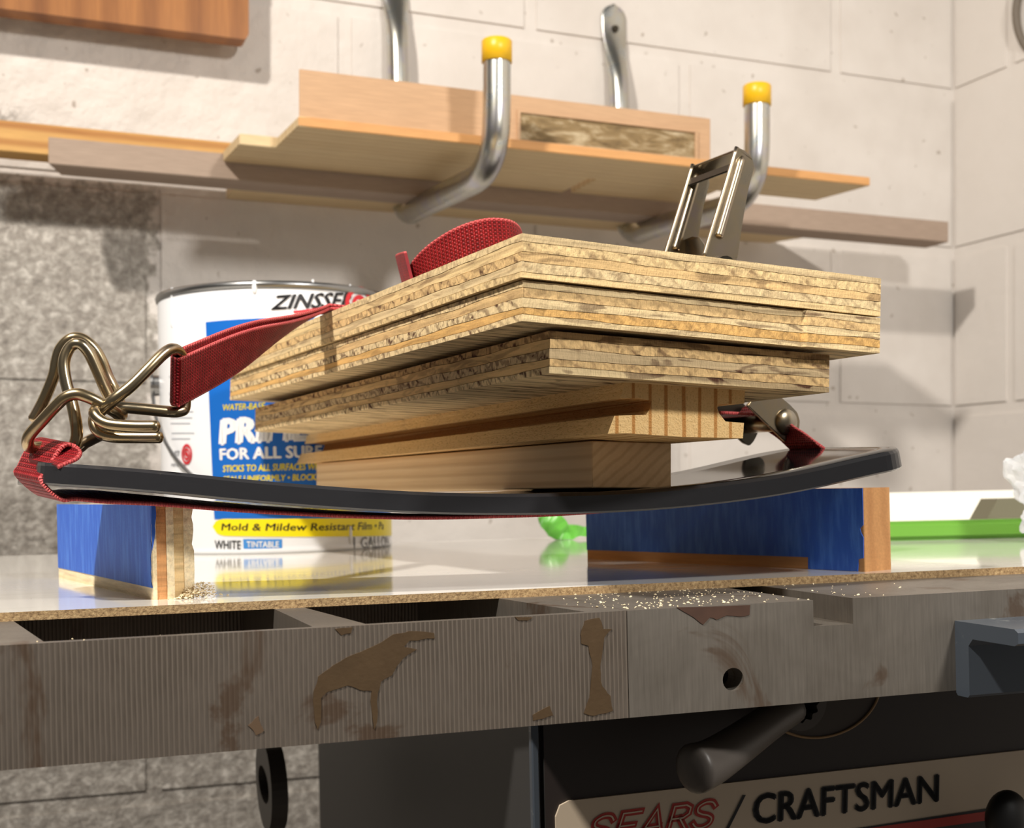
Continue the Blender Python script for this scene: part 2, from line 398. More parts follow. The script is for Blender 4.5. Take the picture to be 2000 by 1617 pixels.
x3b = min(x3b, x5b-.004)
prism([(x3f, rimw), (x5f, rimw), (x5b, .16), (x3b, .16)], [], wf, -H, 0, wing)
x7f, x7b = ext(p7, p8, rimw), ext(p7, p8, .16)
prism([(x7f, rimw), (seam-.0003, rimw), (seam-.0003, .16), (x7b, .16)], [], wf, -H, 0, wing)
prism([(-.42, .16), (seam-.0003, .16), (seam-.0003, .56), (-.42, .56)], [], wf, -H, 0, wing)
wo = bobj('extension_wing', wing, [M_WING, M_IRON], saw)
for p in wo.data.polygons: p.material_index = 1 if abs(p.normal.y) < .9 else 0
s0, s1, s2 = front(1588, 1169), front(1665, 1164), front(1588, 1219)
sd = -.0098
prof_ = [(seam, -H), (.60, -H), (.60, 0), (s1.x, 0), (s1.x, sd), (s0.x, sd), (s0.x, 0), (seam, 0)]
hc = front(1432, 1327)
hole = [(hc.x+.0043*math.cos(a), hc.z+.0043*math.sin(a)) for a in [2*math.pi*i/24 for i in range(24)]]
bm = prism(prof_, [hole], lambda p, q, h: Vector((p, h, q)), 0, .0120)
prof2 = [(seam, -.016), (.60, -.016), (.60, 0), (s1.x, 0), (s1.x, sd), (s0.x, sd), (s0.x, 0), (seam, 0)]
prism(prof2, [], lambda p, q, h: Vector((p, h, q)), .0120, .56, bm)
box_bm(seam, seam+.008, .0120, .56, -H, -.016, 0, 1, bm)
bobj('saw_table', bm, M_IRON, saw)
# old rust runs on the front face: thin dried films
def film(name, px, mat, par, conv, fn, th=.00025):
    pl = [conv(*p) for p in px]
    return bobj(name, prism([fn(p) for p in pl], [], lambda p, q, h: Vector((p, h, q)), -th, .0004), mat, par)
def wob(px, seed, amp=5, n=3):
    out = []
    for i, (u, v) in enumerate(px):
        u2, v2 = px[(i+1) % len(px)]
        for k in range(n):
            t = k/n; q = Vector((u+(u2-u)*t, v+(v2-v)*t, seed*3.1))*.045
            out.append((u+(u2-u)*t+amp*noise.noise(q), v+(v2-v)*t+amp*noise.noise(q+Vector((9, 4, 2)))))
    return out
g = G('dried_rust_run'); v = g.co('Object'); n = g.noise(v, 90, 4, .6)
g.set(color=g.mix(n, c3(72, 55, 36), c3(98, 78, 54)), rough=.5, metal=.3, normal=g.bump(g.noise(v, 500, 3), .2, .0004)); M_RUN = g.m
fx = lambda p: (p.x, p.z)
runs = [[(612, 1350), (622, 1322), (650, 1298), (690, 1278), (730, 1262), (770, 1240), (800, 1232), (846, 1236), (850, 1246), (800, 1252), (790, 1262), (812, 1268), (790, 1285), (775, 1300), (765, 1318), (745, 1332), (738, 1350), (737, 1410), (731, 1424), (726, 1410), (724, 1350), (700, 1345), (680, 1340), (640, 1350), (628, 1362), (626, 1410), (620, 1424), (614, 1410)],
        [(1143, 1213), (1170, 1205), (1178, 1228), (1196, 1230), (1180, 1245), (1172, 1300), (1176, 1340), (1194, 1360), (1196, 1388), (1160, 1398), (1140, 1392), (1150, 1360), (1156, 1300), (1150, 1262), (1136, 1255), (1134, 1240)],
        [(652, 1227), (690, 1225), (688, 1236), (668, 1242)], [(1005, 1205), (1040, 1203), (1030, 1212), (1012, 1212)],
        [(1040, 1395), (1075, 1380), (1080, 1396), (1060, 1404), (1040, 1406)]]
for i, r_ in enumerate(runs): film('rust_stain', wob(r_, i, 4), M_RUN, saw, front, fx)
g = G('red_rust'); v = g.co('Object'); g.set(color=g.mix(g.noise(v, 120, 4), c3(58, 38, 29), c3(82, 56, 42)), rough=.85); M_RRUST = g.m
film('rust_stain', wob([(1324, 1187), (1466, 1182), (1464, 1200), (1440, 1204), (1420, 1202), (1400, 1208), (1384, 1206), (1372, 1218), (1354, 1206)], 7, 5), M_RRUST, saw, front, fx)
film('rust_stain', wob([(485, 1415), (505, 1400), (515, 1425), (500, 1438)], 8, 5), plain('orange_rust', c3(90, 70, 50), .8), saw, front, fx)

# fence rail: angle bar fixed to the front, running off the frame
r0 = front(1884, 1215, -.006); r1 = front(1884, 1362, -.006)
ra, zt, zb = r0.x, r0.z, r1.z
rp = [(0, zt), (-.0085, zt), (-.034, zt), (-.036, zt-.0012), (-.036, zt-.0052), (-.034, zt-.0062), (-.0105, zt-.0062), (-.008, zt-.009), (-.008, zb+.001), (-.007, zb), (-.001, zb), (0, zb+.001)]
bobj('fence_rail', prism(rp, [], lambda p, q, h: Vector((h, p, q)), ra, .62), M_RAIL, saw)

# cabinet
yb = .075
ca = front(1045, 1500, yb).x
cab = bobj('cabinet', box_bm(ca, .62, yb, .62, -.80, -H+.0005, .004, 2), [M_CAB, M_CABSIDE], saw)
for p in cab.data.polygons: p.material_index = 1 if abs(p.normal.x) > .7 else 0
bobj('edge_strip', box_bm(ca-.0016, ca+.0016, yb-.0012, yb+.003, -.80, -H-.0005, .0006), M_RAIL, saw)
# badge panel with lettering
def badge(u, v): return front(u, v, yb-.0012)
bl_, br_ = badge(1085, 1567), badge(2000, 1465)
zb0 = bl_.z; dz = (br_.z-bl_.z)/(br_.x-bl_.x)
by = lambda x: zb0+dz*(x-bl_.x)
pl = [(bl_.x, by(bl_.x)-.006), (bl_.x+.002, by(bl_.x)-.0015), (bl_.x+.006, by(bl_.x+.006)), (.61, by(.61)), (.61, by(.61)-.0172), (bl_.x, by(bl_.x)-.0292+.0006)]
sgn = bobj('badge_panel', prism([(bl_.x, by(bl_.x)-.09)]+pl[:4]+[(.61, by(.61)-.09)], [], lambda p, q, h: Vector((p, h, q)), yb-.0012, yb), M_SIGN, saw)
def sign_text(body, corners, mat, bold, shear, nm='lettering', lift=.0004):
    (a, b, c, d) = [badge(*p) for p in corners]                    # bottom-left, bottom-right, top-right, top-left
    bm = text_mesh(body, bold, shear)
    for v in bm.verts:
        s, t = v.co.x, v.co.y
        p = (a*(1-s)+b*s)*(1-t)+(d*(1-s)+c*s)*t
        v.co = (p.x, yb-.0012-lift, p.z)
    return bobj(nm, bm, mat, sgn)
sign_text('CRAFTSMAN', ((1468, 1612), (1833, 1566), (1834, 1510), (1470, 1550)), M_SBLK, .04, 0)
LET = {'S': [spline([(x, y, 0) for x, y in ((.93, .80), (.74, .97), (.40, 1), (.12, .86), (.13, .66), (.36, .54), (.66, .46), (.88, .33), (.86, .13), (.58, 0), (.26, .03), (.05, .20))], 4)],
       'E': [[(.95, 1), (.12, 1), (.12, 0), (.95, 0)], [(.12, .5), (.80, .5)]], 'A': [[(.02, 0), (.5, 1), (.98, 0)], [(.17, .30), (.83, .30)]],
       'R': [[(.12, 0), (.12, 1), (.68, 1), (.92, .88), (.92, .64), (.68, .5), (.12, .5)], [(.52, .5), (.96, 0)]]}
def stroke_text(word, corners, wid, mat, lift):
    (a, b, c, d) = [badge(*p) for p in corners]
    vs_, fs = [], []
    def put(s_, t_):
        p = (a*(1-s_)+b*s_)*(1-t_)+(d*(1-s_)+c*s_)*t_; return (p.x, yb-.0012-lift, p.z)
    hw, hh = (b-a).length, (d-a).length
    n_ = len(word)
    for k, ch in enumerate(word):
        for path in LET[ch]:
            q = [Vector(((k+.06+.84*p[0])/n_*hw, (.10+.80*p[1])*hh)) for p in path]
            L, Rr = [], []
            for i in range(len(q)):
                t0 = (q[i]-q[max(i-1, 0)]); t1 = (q[min(i+1, len(q)-1)]-q[i])
                t0 = t0.normalized() if t0.length > 0 else t1.normalized(); t1 = t1.normalized() if t1.length > 0 else t0
                tt = (t0+t1).normalized(); nn = Vector((-tt.y, tt.x)); w_ = wid*hh/2/max(.5, tt.dot(t1))
                e_ = tt*(wid*hh/2*(.9 if i == len(q)-1 else -.9 if i == 0 else 0))
                L.append(q[i]+nn*w_+e_); Rr.append(q[i]-nn*w_+e_)
            k0 = len(vs_)
            for l_, r_ in zip(L, Rr): vs_ += [put(l_.x/hw, l_.y/hh), put(r_.x/hw, r_.y/hh)]
            for i in range(len(q)-1): fs.append((k0+2*i, k0+2*i+1, k0+2*i+3, k0+2*i+2))
    obj('lettering', vs_, fs, mat, sgn)
SQ = ((1138, 1654), (1392, 1618), (1408, 1556), (1160, 1590))
stroke_text('SEARS', SQ, .21, M_SRED, .0004)
stroke_text('SEARS', SQ, .045, M_SIGN, .0007)
def flat(nm, px, mat, par, lift=.0004):
    q = [badge(*p) for p in px]
    return obj(nm, [(p.x, yb-.0012-lift, p.z) for p in q], [tuple(range(len(q)))], mat, par)
flat('lettering', [(1415, 1622), (1421, 1622), (1456, 1552), (1450, 1552)], M_SBLK, sgn)
flat('stripe', [(1640, 1625), (2010, 1572), (2010, 1590), (1760, 1625)], M_SRED, sgn)
flat('stripe', [(1760, 1625), (2010, 1590), (2010, 1640), (1760, 1640)], M_CAB, sgn, .0003)
flat('stripe', [(1620, 1625), (2010, 1566), (2010, 1572), (1640, 1625)], M_SBLK, sgn, .0003)
# round black knob at the lower right
kc = front(1968, 1600, yb-.02)
bm = bmesh.new(); bmesh.ops.create_uvsphere(bm, u_segments=24, v_segments=14, radius=.0105)
for v in bm.verts: v.co = Vector((kc.x, kc.y, kc.z))+Vector((v.co.x, v.co.y*.8, v.co.z*1.25))
bobj('knob', bm, M_BLACK, saw, smooth=True)
# tilt crank: hub ring with scalloped socket, plate behind and handle
hb = front(1566, 1372, .052)
bm = prism([(hb.x+.0120*math.cos(a), hb.z+.0120*math.sin(a)) for a in [2*math.pi*i/36 for i in range(36)]],
           [[(hb.x+(.0080+.0007*math.cos(12*a))*math.cos(a), hb.z+(.0080+.0007*math.cos(12*a))*math.sin(a)) for a in [2*math.pi*i/72 for i in range(72)]]],
           lambda p, q, h: Vector((p, h, q)), .052, yb)
crank = bobj('crank_hub', bm, M_GPLAS, saw)
bm = prism([(hb.x+.0082*math.cos(a), hb.z+.0082*math.sin(a)) for a in [2*math.pi*i/24 for i in range(24)]], [], lambda p, q, h: Vector((p, h, q)), .062, .073)
bobj('socket', bm, M_BLACK, crank)
dc = front(1600, 1340, .071)
bm = prism([(dc.x+.031*math.cos(a), dc.z+.0225*math.sin(a)) for a in [2*math.pi*i/48 for i in range(48)]], [], lambda p, q, h: Vector((p, h, q)), .071, yb)
bobj('scale_plate', bm, plain('scale_plate_paint', c3(62, 54, 48), .6), saw)
rim_ = [Vector((dc.x+.031*math.cos(a), .0705, dc.z+.0225*math.sin(a))) for a in [math.pi*(1.02+.96*i/40) for i in range(41)]]
tube('scale_rim', rim_, .0006, plain('worn_brass_edge', c3(150, 120, 84), .6), saw, 6)
hp = [front(*p) for p in ((1548, 1382, .052), (1500, 1412, .044), (1440, 1455, .032), (1396, 1484, .026), (1366, 1498, .022), (1346, 1504, .020))]
hs = spline(hp, 6); n_ = len(hs)
rad = []
for i in range(n_):
    t = i/(n_-1); r_ = .0066+.0036*t
    if t > .86: r_ *= math.sqrt(max(.02, 1-((t-.86)/.142)**2))
    rad.append(r_)
tube('crank_handle', hs, rad, M_GPLAS, crank, 18)
# round bracket seen edge-on at the left of the cabinet
pc = front(533, 1530, .40)
bm = bmesh.new()
prism([(pc.y+.040*math.cos(a), pc.z+.028*math.sin(a)) for a in [2*math.pi*i/40 for i in range(40)]],
      [[(pc.y+.026*math.cos(a), pc.z+.011*math.sin(a)) for a in [2*math.pi*i/24 for i in range(24)]]], lambda p, q, h: Vector((h, p, q)), pc.x-.006, pc.x+.004, bm)
bobj('motor_bracket', bm, M_GPLAS, saw)

# ------------------------------------------------------------------ white sheet lying on the saw
SO = Vector((0, .521, ZT(0))); sa = R(16.0)
SM = frame(SO, (math.cos(sa), math.sin(sa), TS*math.cos(sa)), UP); SI = SM.inverted()
bm = box_bm(-.42, .66, 0, .485, -.0033, 0)
sheet = bobj('hardboard_sheet', bm, [M_MEL, M_HB], None, SM)
for p in sheet.data.polygons: p.material_index = 0 if p.normal.z > .9 else 1
tag(sheet, 'thin white faced hardboard sheet lying on the saw table, brown cut edge in front', 'board')
def on_sheet(u, v): return hit(u, v, SO, UP)

# ------------------------------------------------------------------ paint can
K = Vector((-.1735, .953, 0)); K.z = ZT(K.x); KR = .0835; KH = .1855
KM = frame(K, (1, 0, TS), UP); KI = KM.inverted()
can = empty('paint_can', KM)
tag(can, 'white one gallon primer can with blue and yellow label behind the wood stack', 'paint can')
def lathe(name, prof, mat, parent, n=96, smooth=True):
    vs_, fs = [], []
    for (r_, z) in prof:
        for k in range(n):
            a = 2*math.pi*k/n; vs_.append((r_*math.cos(a), r_*math.sin(a), z))
    for i in range(len(prof)-1):
        for k in range(n): fs.append((i*n+k, i*n+(k+1) % n, (i+1)*n+(k+1) % n, (i+1)*n+k))
    return obj(name, vs_, fs, mat, parent, None, smooth)
lathe('body', [(.001, .0012), (KR-.003, .0012), (KR-.0005, .0), (KR+.0006, .001), (KR+.0006, .003), (KR-.0002, .0042), (KR, .005), (KR, KH-.006), (KR-.0005, KH-.005)], M_WHITE, can)
lathe('rim', [(KR-.0005, KH-.005), (KR+.0012, KH-.0045), (KR+.0016, KH-.002), (KR+.0008, KH), (KR-.0015, KH), (KR-.004, KH-.003), (KR-.012, KH-.006), (.001, KH-.006)], M_CANMET, can)
def can_hit(u, v):
    o = KI @ Vector((0, 0, CZ)); p = KI @ P(u, v, 1.0); d = (p-o)
    a = d.x*d.x+d.y*d.y; b = 2*(o.x*d.x+o.y*d.y); c = o.x*o.x+o.y*o.y-KR*KR
    disc = max(b*b-4*a*c, 0); t = (-b-math.sqrt(disc))/(2*a); q = o+d*t
    th = math.atan2(q.y, q.x)
    return th, q.z
def cyl(th, z, lift): return Vector(((KR+lift)*math.cos(th), (KR+lift)*math.sin(th), z))
label = None
def patch(name, corners, mat, lift, n=40, m=4, rad=0, parent=None, edge=None):
    """corners in pixels: tl, tr, br, bl on the can's side"""
    (a, b, c, d) = [can_hit(*p) for p in corners]
    vs_, fs = [], []
    for i in range(n+1):
        s = i/n
        zt_, zb_ = a[1]+(b[1]-a[1])*s, d[1]+(c[1]-d[1])*s
        if edge:
            e = edge(s); zt_, zb_ = zt_-(zt_-zb_)*e[0], zb_+(zt_-zb_)*e[1]
        for j in range(m+1):
            t = j/m; tt = (a[0]*(1-t)+d[0]*t)*(1-s)+(b[0]*(1-t)+c[0]*t)*s
            vs_.append(cyl(tt, zt_+(zb_-zt_)*t, lift))
    for i in range(n):
        for j in range(m): fs.append((i*(m+1)+j, (i+1)*(m+1)+j, (i+1)*(m+1)+j+1, i*(m+1)+j+1))
    o = obj(name, vs_, fs, mat, parent or can); return o
def can_text(body, tl, tr, br, bl, mat, bold=0, shear=0, lift=.0006, cut=10, name='lettering', parent=None):
    (a, b, c, d) = [can_hit(*p) for p in (tl, tr, br, bl)]
    bm = text_mesh(body, bold, shear, 2); slice_x(bm, cut)
    for v in bm.verts:
        s, t = v.co.x, 1-v.co.y
        th = (a[0]*(1-t)+d[0]*t)*(1-s)+(b[0]*(1-t)+c[0]*t)*s
        z = (a[1]*(1-t)+d[1]*t)*(1-s)+(b[1]*(1-t)+c[1]*t)*s
        v.co = cyl(th, z, lift)
    return bobj(name, bm, mat, parent or label)
rc = lambda w_: (lambda s: (lambda x: (x, x))(max(0, .5-.5*math.sqrt(max(0, 1-max(0, (w_-s)/w_)**2)))))
label = patch('label', [(402, 629), (762, 640), (762, 1020), (419, 1014)], M_LBLUE, .0003)
patch('label_band', [(419, 977), (762, 978), (762, 998), (420, 996)], M_LYEL, .0005, parent=label)
patch('label_band', [(415, 1013), (764, 1010), (764, 1046), (417, 1046)], M_LYEL, .0005, 60, 6, parent=label, edge=rc(.06))
patch('label_box', [(475, 1053), (551, 1053), (551, 1073), (476, 1072)], M_LPBLUE, .0003, 16, 2, parent=label)
can_text('ZINSSER', (528, 578), (686, 571), (686, 603), (528, 606), M_LBLACK, .035, .35, cut=24)
can_text('Bul', (457, 642), (520, 638), (520, 666), (457, 668), M_LWHITE, .03)
can_text('WATER-BASE', (436, 790), (518, 786), (518, 799), (436, 802), M_LYEL, .02, .15)
can_text('PRIMER', (426, 818), (642, 806), (642, 860), (428, 870), M_LWHITE, .07, .12, cut=26)
can_text('FOR ALL SURFACES', (429, 876), (690, 868), (690, 893), (430, 899), M_LWHITE, .045, 0, cut=30)
can_text('STICKS TO ALL SURFACES WITHOUT', (435, 909), (662, 903), (662, 917), (436, 922), M_LYEL, .03, .15, cut=30)
can_text('SEALS UNIFORMLY \u2022 BLOCKS STAINS', (436, 930), (668, 924), (668, 937), (437, 942), M_LYEL, .03, .15, cut=30)
can_text('Mold & Mildew Resistant', (434, 979), (640, 983), (640, 995), (434, 992), M_LBLACK, .02, .2, cut=24)
can_text('Mold & Mildew Resistant Film \u2022 Pa', (432, 1022), (748, 1019), (748, 1034), (433, 1036), M_LBLACK, .02, .15, cut=34)
can_text('WHITE', (420, 1055), (471, 1056), (471, 1073), (420, 1072), M_LBLACK, .01)
can_text('TINTABLE', (482, 1057), (545, 1057), (545, 1069), (482, 1069), M_LWHITE, .03)
can_text('1 GALLON', (690, 1049), (758, 1046), (758, 1068), (690, 1072), M_LGREY, .01)
can_text('RUST', (335, 881), (352, 880), (352, 891), (335, 892), M_LGREY, .02, cut=4)
can_text('MFG. BY', (336, 905), (366, 906), (366, 912), (336, 911), M_LGREY, .01, cut=4)
def ring(cx, cy, rx, ry, wpx, mat, n=36):
    vs_, fs = [], []
    for k in range(n):
        a = 2*math.pi*k/n
        for rr in (1, 1-wpx/rx):
            vs_.append(cyl(*can_hit(cx+rx*rr*math.cos(a), cy+ry*rr*math.sin(a)), .0007))
    for k in range(n): fs.append((2*k, 2*k+1, (2*k+3) % (2*n), (2*k+2) % (2*n)))
    obj('target_emblem', vs_, fs, mat, label)
ring(700, 592, 27, 32, 8, M_LRED); ring(700, 592, 13, 16, 7, M_LRED)
ring(366, 887, 10, 20, 2.6, M_LRED); ring(366, 887, 6, 12, 2.2, M_LRED); ring(366, 887, 2.4, 5, 2.2, M_LRED)
patch('underline', [(572, 607), (640, 600), (640, 606), (574, 612)], M_LRED, .0007, 16, 1, parent=label)
for vv, u0, u1 in ((803, 333, 378), (815, 333, 376), (826, 334, 372), (845, 336, 380), (856, 336, 372), (780, 332, 380), (768, 331, 372), (735, 331, 366)):
    patch('fine_print', [(u0, vv), (u1, vv), (u1, vv+1.8), (u0, vv+1.8)], plain('fine_print_grey', c3(176, 180, 188), .5), .0004, 6, 1, parent=label)
for (u, v0, v1, r_) in ((336, 562, 640, .0011), (497, 548, 574, .0020), (611, 546, 560, .0010), (684, 556, 574, .0009), (684, 1028, 1062, .0014)):
    th0, z0 = can_hit(u, v0); th1, z1 = can_hit(u, v1)
    tube('paint_drip', [cyl(th0+(th1-th0)*k/8, z0+(z1-z0)*k/8, 0) for k in range(9)], [r_*(.6+.4*math.sin(.3+k*.33)) if k < 8 else r_*.4 for k in range(9)], M_WHITE, can, 8)
eth = R(-166)
e0 = cyl(eth, .122, .0)
def ear(th, zc):
    c = Vector((math.cos(th), math.sin(th), 0)); t = Vector((-math.sin(th), math.cos(th), 0)); base = c*KR+Vector((0, 0, zc))
    pts = []
    bm = prism([(.0095*math.cos(a), .0095*math.sin(a)) for a in [2*math.pi*i/24 for i in range(24)]], [[(.004*math.cos(a), .004*math.sin(a)) for a in [2*math.pi*i/16 for i in range(16)]]], lambda p, q, h: base+c*(h+.004)+t*p+Vector((0, 0, q)), 0, .0018)
    prism([(.0075*math.cos(a), .0075*math.sin(a)) for a in [2*math.pi*i/20 for i in range(20)]], [], lambda p, q, h: base+c*h+t*p+Vector((0, 0, q)), -.001, .0045, bm)
    return bobj('bail_ear', bm, M_CANMET, can)
ear(eth, .121); ear(eth+math.pi, .121)
bw = []
q0 = Vector((math.cos(eth), math.sin(eth), 0))*(KR+.004)+Vector((0, 0, .121)); q1 = -Vector((math.cos(eth), math.sin(eth), 0))*(KR+.004)+Vector((0, 0, .121))
for k in range(41):
    s = k/40; th = eth+math.pi*s
    zz = .121-.090*math.sin(math.pi*s)**.9
    bw.append(Vector((math.cos(th)*(KR+.0045), math.sin(th)*(KR+.0045), zz)))
tube('bail_handle', bw, .0013, M_CANMET, can, 8)

# ------------------------------------------------------------------ support strips under the bent sheet
def jag(a, b, n, amp, seed):
    out = []
    for i in range(n):
        t = i/n; q = Vector((a[0]+(b[0]-a[0])*t, a[1]+(b[1]-a[1])*t))
        out.append((q.x+amp*noise.noise(Vector((t*n*.55, seed, 1.3)))*1.6, q.y+amp*.4*noise.noise(Vector((t*n*.5, seed, 5.3)))))
    return out
SH = .0378
LO = on_sheet(300, 1172); LF = on_sheet(115, 1128)
ld = (LF-LO); LL = ld.length
LM = frame(LO, UP.cross(ld).cross(UP).cross(UP), UP)               # x across, y back along the strip
strip = empty('wood_strip', LM)
tag(strip, 'short plywood strip on edge with bright blue tape, torn end grain facing, at left', 'wood strip')
EP = [('rough_veneer', c3(248,230,192), TAN, 1), ('end_veneer', c3(222, 164, 110), c3(150, 92, 58), 0), ('rough_veneer', c3(250,232,194), TAN, 1), ('end_veneer', c3(234, 204, 152), c3(160, 116, 76), 0), ('rough_veneer', c3(250,232,194), TAN, 1)]
xw = [0, .0016, .0056, .0086, .0126, .0166]
for i, (nm, l_, d_, gr) in enumerate(EP):
    x0, x1 = xw[i], xw[i+1]
    pts = []
    zs = 14
    f0 = [(.0003*noise.noise(Vector((k*.9, i*3.3, .2)))+(.0004 if i % 2 else 0), SH*k/zs) for k in range(zs+1)]
    pol = [(y, z) for y, z in f0]+[(LL, SH), (LL, 0)]
    amp = .0012 if i == 4 else .0002
    bm = prism(pol, [], lambda p, q, h: Vector((h, p, q)), x0, x1)
    for v in bm.verts:
        if i == 4 and v.co.x > x1-1e-5: v.co.x += amp*noise.noise(Vector((v.co.z*300, v.co.y*60, 2)))-.0002
    g = wood_ply('strip_veneer_%d' % i, l_, d_, 2 if False else (1 if gr else 0), seed=i+20, amount=.28)
    bobj('veneer', bm, g, strip)
y_f = .0002
tp = [(y_f+.0004, .0048)]+[(LL, .0052), (LL, SH+.0002)]+[(.0002, SH+.0002)]+jag((0.0002, SH), (.0026, .0048), 16, .0010, 3.1)
bobj('masking_tape', prism(tp, [], lambda p, q, h: Vector((h, p, q)), -.0003, .0), M_TAPE, strip)
tp = [(.0, SH), (.0015, SH), (.0016, SH*.86), (.0012, SH*.74), (.0011, SH*.66), (.0003, SH*.56), (0, SH*.5)]
tl_ = [(-.0003, SH), (.0013, SH), (.0015, SH*.92), (.0014, SH*.86), (.0009, SH*.78), (.0011, SH*.72), (.0005, SH*.62), (-.0003, SH*.52)]
bobj('masking_tape', prism(tl_, [], lambda p, q, h: Vector((p, h, q)), -.0009, -.0005), M_TAPE, strip)

RO = on_sheet(1690, 1117); RF = on_sheet(1147, 1091); rd = RF-RO; RL = rd.length
rdh = UP.cross(rd.cross(UP)).normalized()                          # along the strip, in the plane of the table
RX = rdh.cross(UP).normalized()
RM = frame(RO, RX, UP); RI = RM.inverted()
q = RI @ hit(1746, 1040, RO, RM.col[1].xyz); RW = max(.012, min(q.x, .03))
stripr = empty('wood_strip', RM)
tag(stripr, 'short strip with dark blue tape and bare tan rounded end, under sheet at right', 'wood strip')
RH = (RI @ hit(1690, 953, RO, RM.col[0].xyz)).z
def rnd(x0, x1, y0, y1, r_):
    out = []
    for (cx, cy, a0) in ((x1-r_, y0+r_, -90), (x1-.0005, y1-.0005, 0), (x0+.0005, y1-.0005, 90), (x0+.001, y0+.001, 180)):
        rr = r_ if a0 == -90 else .0006
        for k in range(7):
            a = R(a0+90*k/6); out.append((cx+rr*math.cos(a), cy+rr*math.sin(a)))
    return out
M_RSTRIP = wood_solid('tan_strip_wood', c3(206, 152, 98), c3(170, 116, 70), 1, 1, .5)
bm = prism(rnd(0, RW, 0, RL, .004), [], lambda p, q, h: Vector((p, q, h)), 0, RH)
bobj('body', bm, M_RSTRIP, stripr)
yr = lambda u, v: (RI @ hit(u, v, RO, RM.col[0].xyz))
A_ = [yr(1688, 953), yr(1690, 990), yr(1690, 1025), yr(1680, 1032), yr(1682, 1040), yr(1689, 1050), yr(1687, 1090), yr(1677, 1092), yr(1676, 1116), yr(1579, 1111), yr(1579, 1088)]
pol = [(max(p.y, .0004), max(min(p.z, RH), .0001)) for p in A_]+[(RL, yr(1150, 1074).z), (RL, RH)]
bobj('masking_tape', prism(pol, [], lambda p, q, h: Vector((h, p, q)), -.0003, .0001), M_TAPE, stripr)

# ------------------------------------------------------------------ bent black sheet
PA = Vector((.0327, .52)); PS = .18
def on_front(u):
    r_ = (u-1000)/F; c = (r_*PA.y-PA.x)/(1-r_*PS); return Vector((PA.x+c, PA.y+PS*c))
PT = [(85, 912), (129, 905), (230, 912), (345, 922), (460, 934), (600, 946), (800, 960), (1000, 964.5), (1200, 960), (1370, 948), (1540, 925), (1676, 895.5), (1775, 873)]
def ztop(u):
    for (u0, v0), (u1, v1) in zip(PT, PT[1:]):
        if u <= u1 or u1 == 1775:
            t = (u-u0)/(u1-u0); return v0+(v1-v0)*t
smp = []
for (u, v) in PT:
    q = on_front(u); smp.append(Vector((q.x, q.y, CZ-(v-CY)/F*q.y)))
q = on_front(80); q2 = on_front(1783)
smp[0] = Vector((q.x, q.y, CZ-(901.5-CY)/F*q.y)); smp[-1] = Vector((q2.x, q2.y, CZ-(871.5-CY)/F*q2.y))
fr = spline(smp, 6)
# smooth heights
for _ in range(6): fr = [fr[0]]+[Vector((p.x, p.y, (fr[i].z+p.z*2+fr[i+2].z)/4)) for i, p in enumerate(fr[1:-1])]+[fr[-1]]
ED = Vector((-.45, .893, 0)).normalized(); PW = .090; PTK = .0086
n = len(fr); arc = [0]
for i in range(1, n): arc.append(arc[-1]+(fr[i]-fr[i-1]).length)
PL = arc[-1]
def plate_pt(s, d, h=0):
    s = max(0, min(PL, s)); i = 0
    while i < n-2 and arc[i+1] < s: i += 1
    t = (s-arc[i])/(arc[i+1]-arc[i]); p = fr[i].lerp(fr[i+1], t)
    tg = (fr[min(i+2, n-1)]-fr[max(i-1, 0)]).normalized(); nn = tg.cross(ED).normalized()
    if nn.z < 0: nn = -nn
    return p+ED*d+Vector((0, 0, .0016*(d/PW)*max(0, (s/PL-.6)/.4)))+nn*h
rr_ = .013; ss = [rr_*(1-math.cos(math.pi/2*k/8)) for k in range(9)]
ss = ss+[rr_+(PL-2*rr_)*k/70 for k in range(1, 70)]+[PL-x for x in reversed(ss)]
ds = [0, .0013]+[PW*k/6 for k in range(1, 6)]+[PW-.0013, PW]
vs_, fs, mi = [], [], []
def shrink(s):
    e = min(s, PL-s); return 0 if e >= rr_ else rr_-math.sqrt(max(0, rr_*rr_-(rr_-e)**2))
ns, nd = len(ss), len(ds)
for side in (0, 1):
    for s in ss:
        k = shrink(s); kw = (PW-2*k)/PW
        es = min(s, PL-s)
        for j, d in enumerate(ds):
            lo = (-.0013 if j in (0, nd-1) else 0) if side == 0 else (.0008 if j in (0, nd-1) else 0)
            if es < 1e-6: lo = -.0013 if side == 0 else .0008
            vs_.append(plate_pt(s, k+d*kw, (0 if side == 0 else -PTK)+lo))
for side in (0, 1):
    for i in range(ns-1):
        for j in range(nd-1):
            o_ = side*ns*nd; fs.append((o_+i*nd+j, o_+(i+1)*nd+j, o_+(i+1)*nd+j+1, o_+i*nd+j+1)); mi.append(1 if j in (0, nd-2) else 0)
o2_ = ns*nd
for i in range(ns-1):
    for j in (0, nd-1): fs.append((i*nd+j, (i+1)*nd+j, o2_+(i+1)*nd+j, o2_+i*nd+j)); mi.append(1)
for j in range(nd-1):
    for i in (0, ns-1): fs.append((i*nd+j, i*nd+j+1, o2_+i*nd+j+1, o2_+i*nd+j)); mi.append(1)
plate = obj('acrylic_sheet', vs_, fs, [M_ACR, M_ACE])
for p, m in zip(plate.data.polygons, mi): p.material_index = m
for p in plate.data.polygons: p.use_smooth = p.material_index == 0
tag(plate, 'glossy black acrylic sheet bent downward across two blue taped strips', 'acrylic sheet')

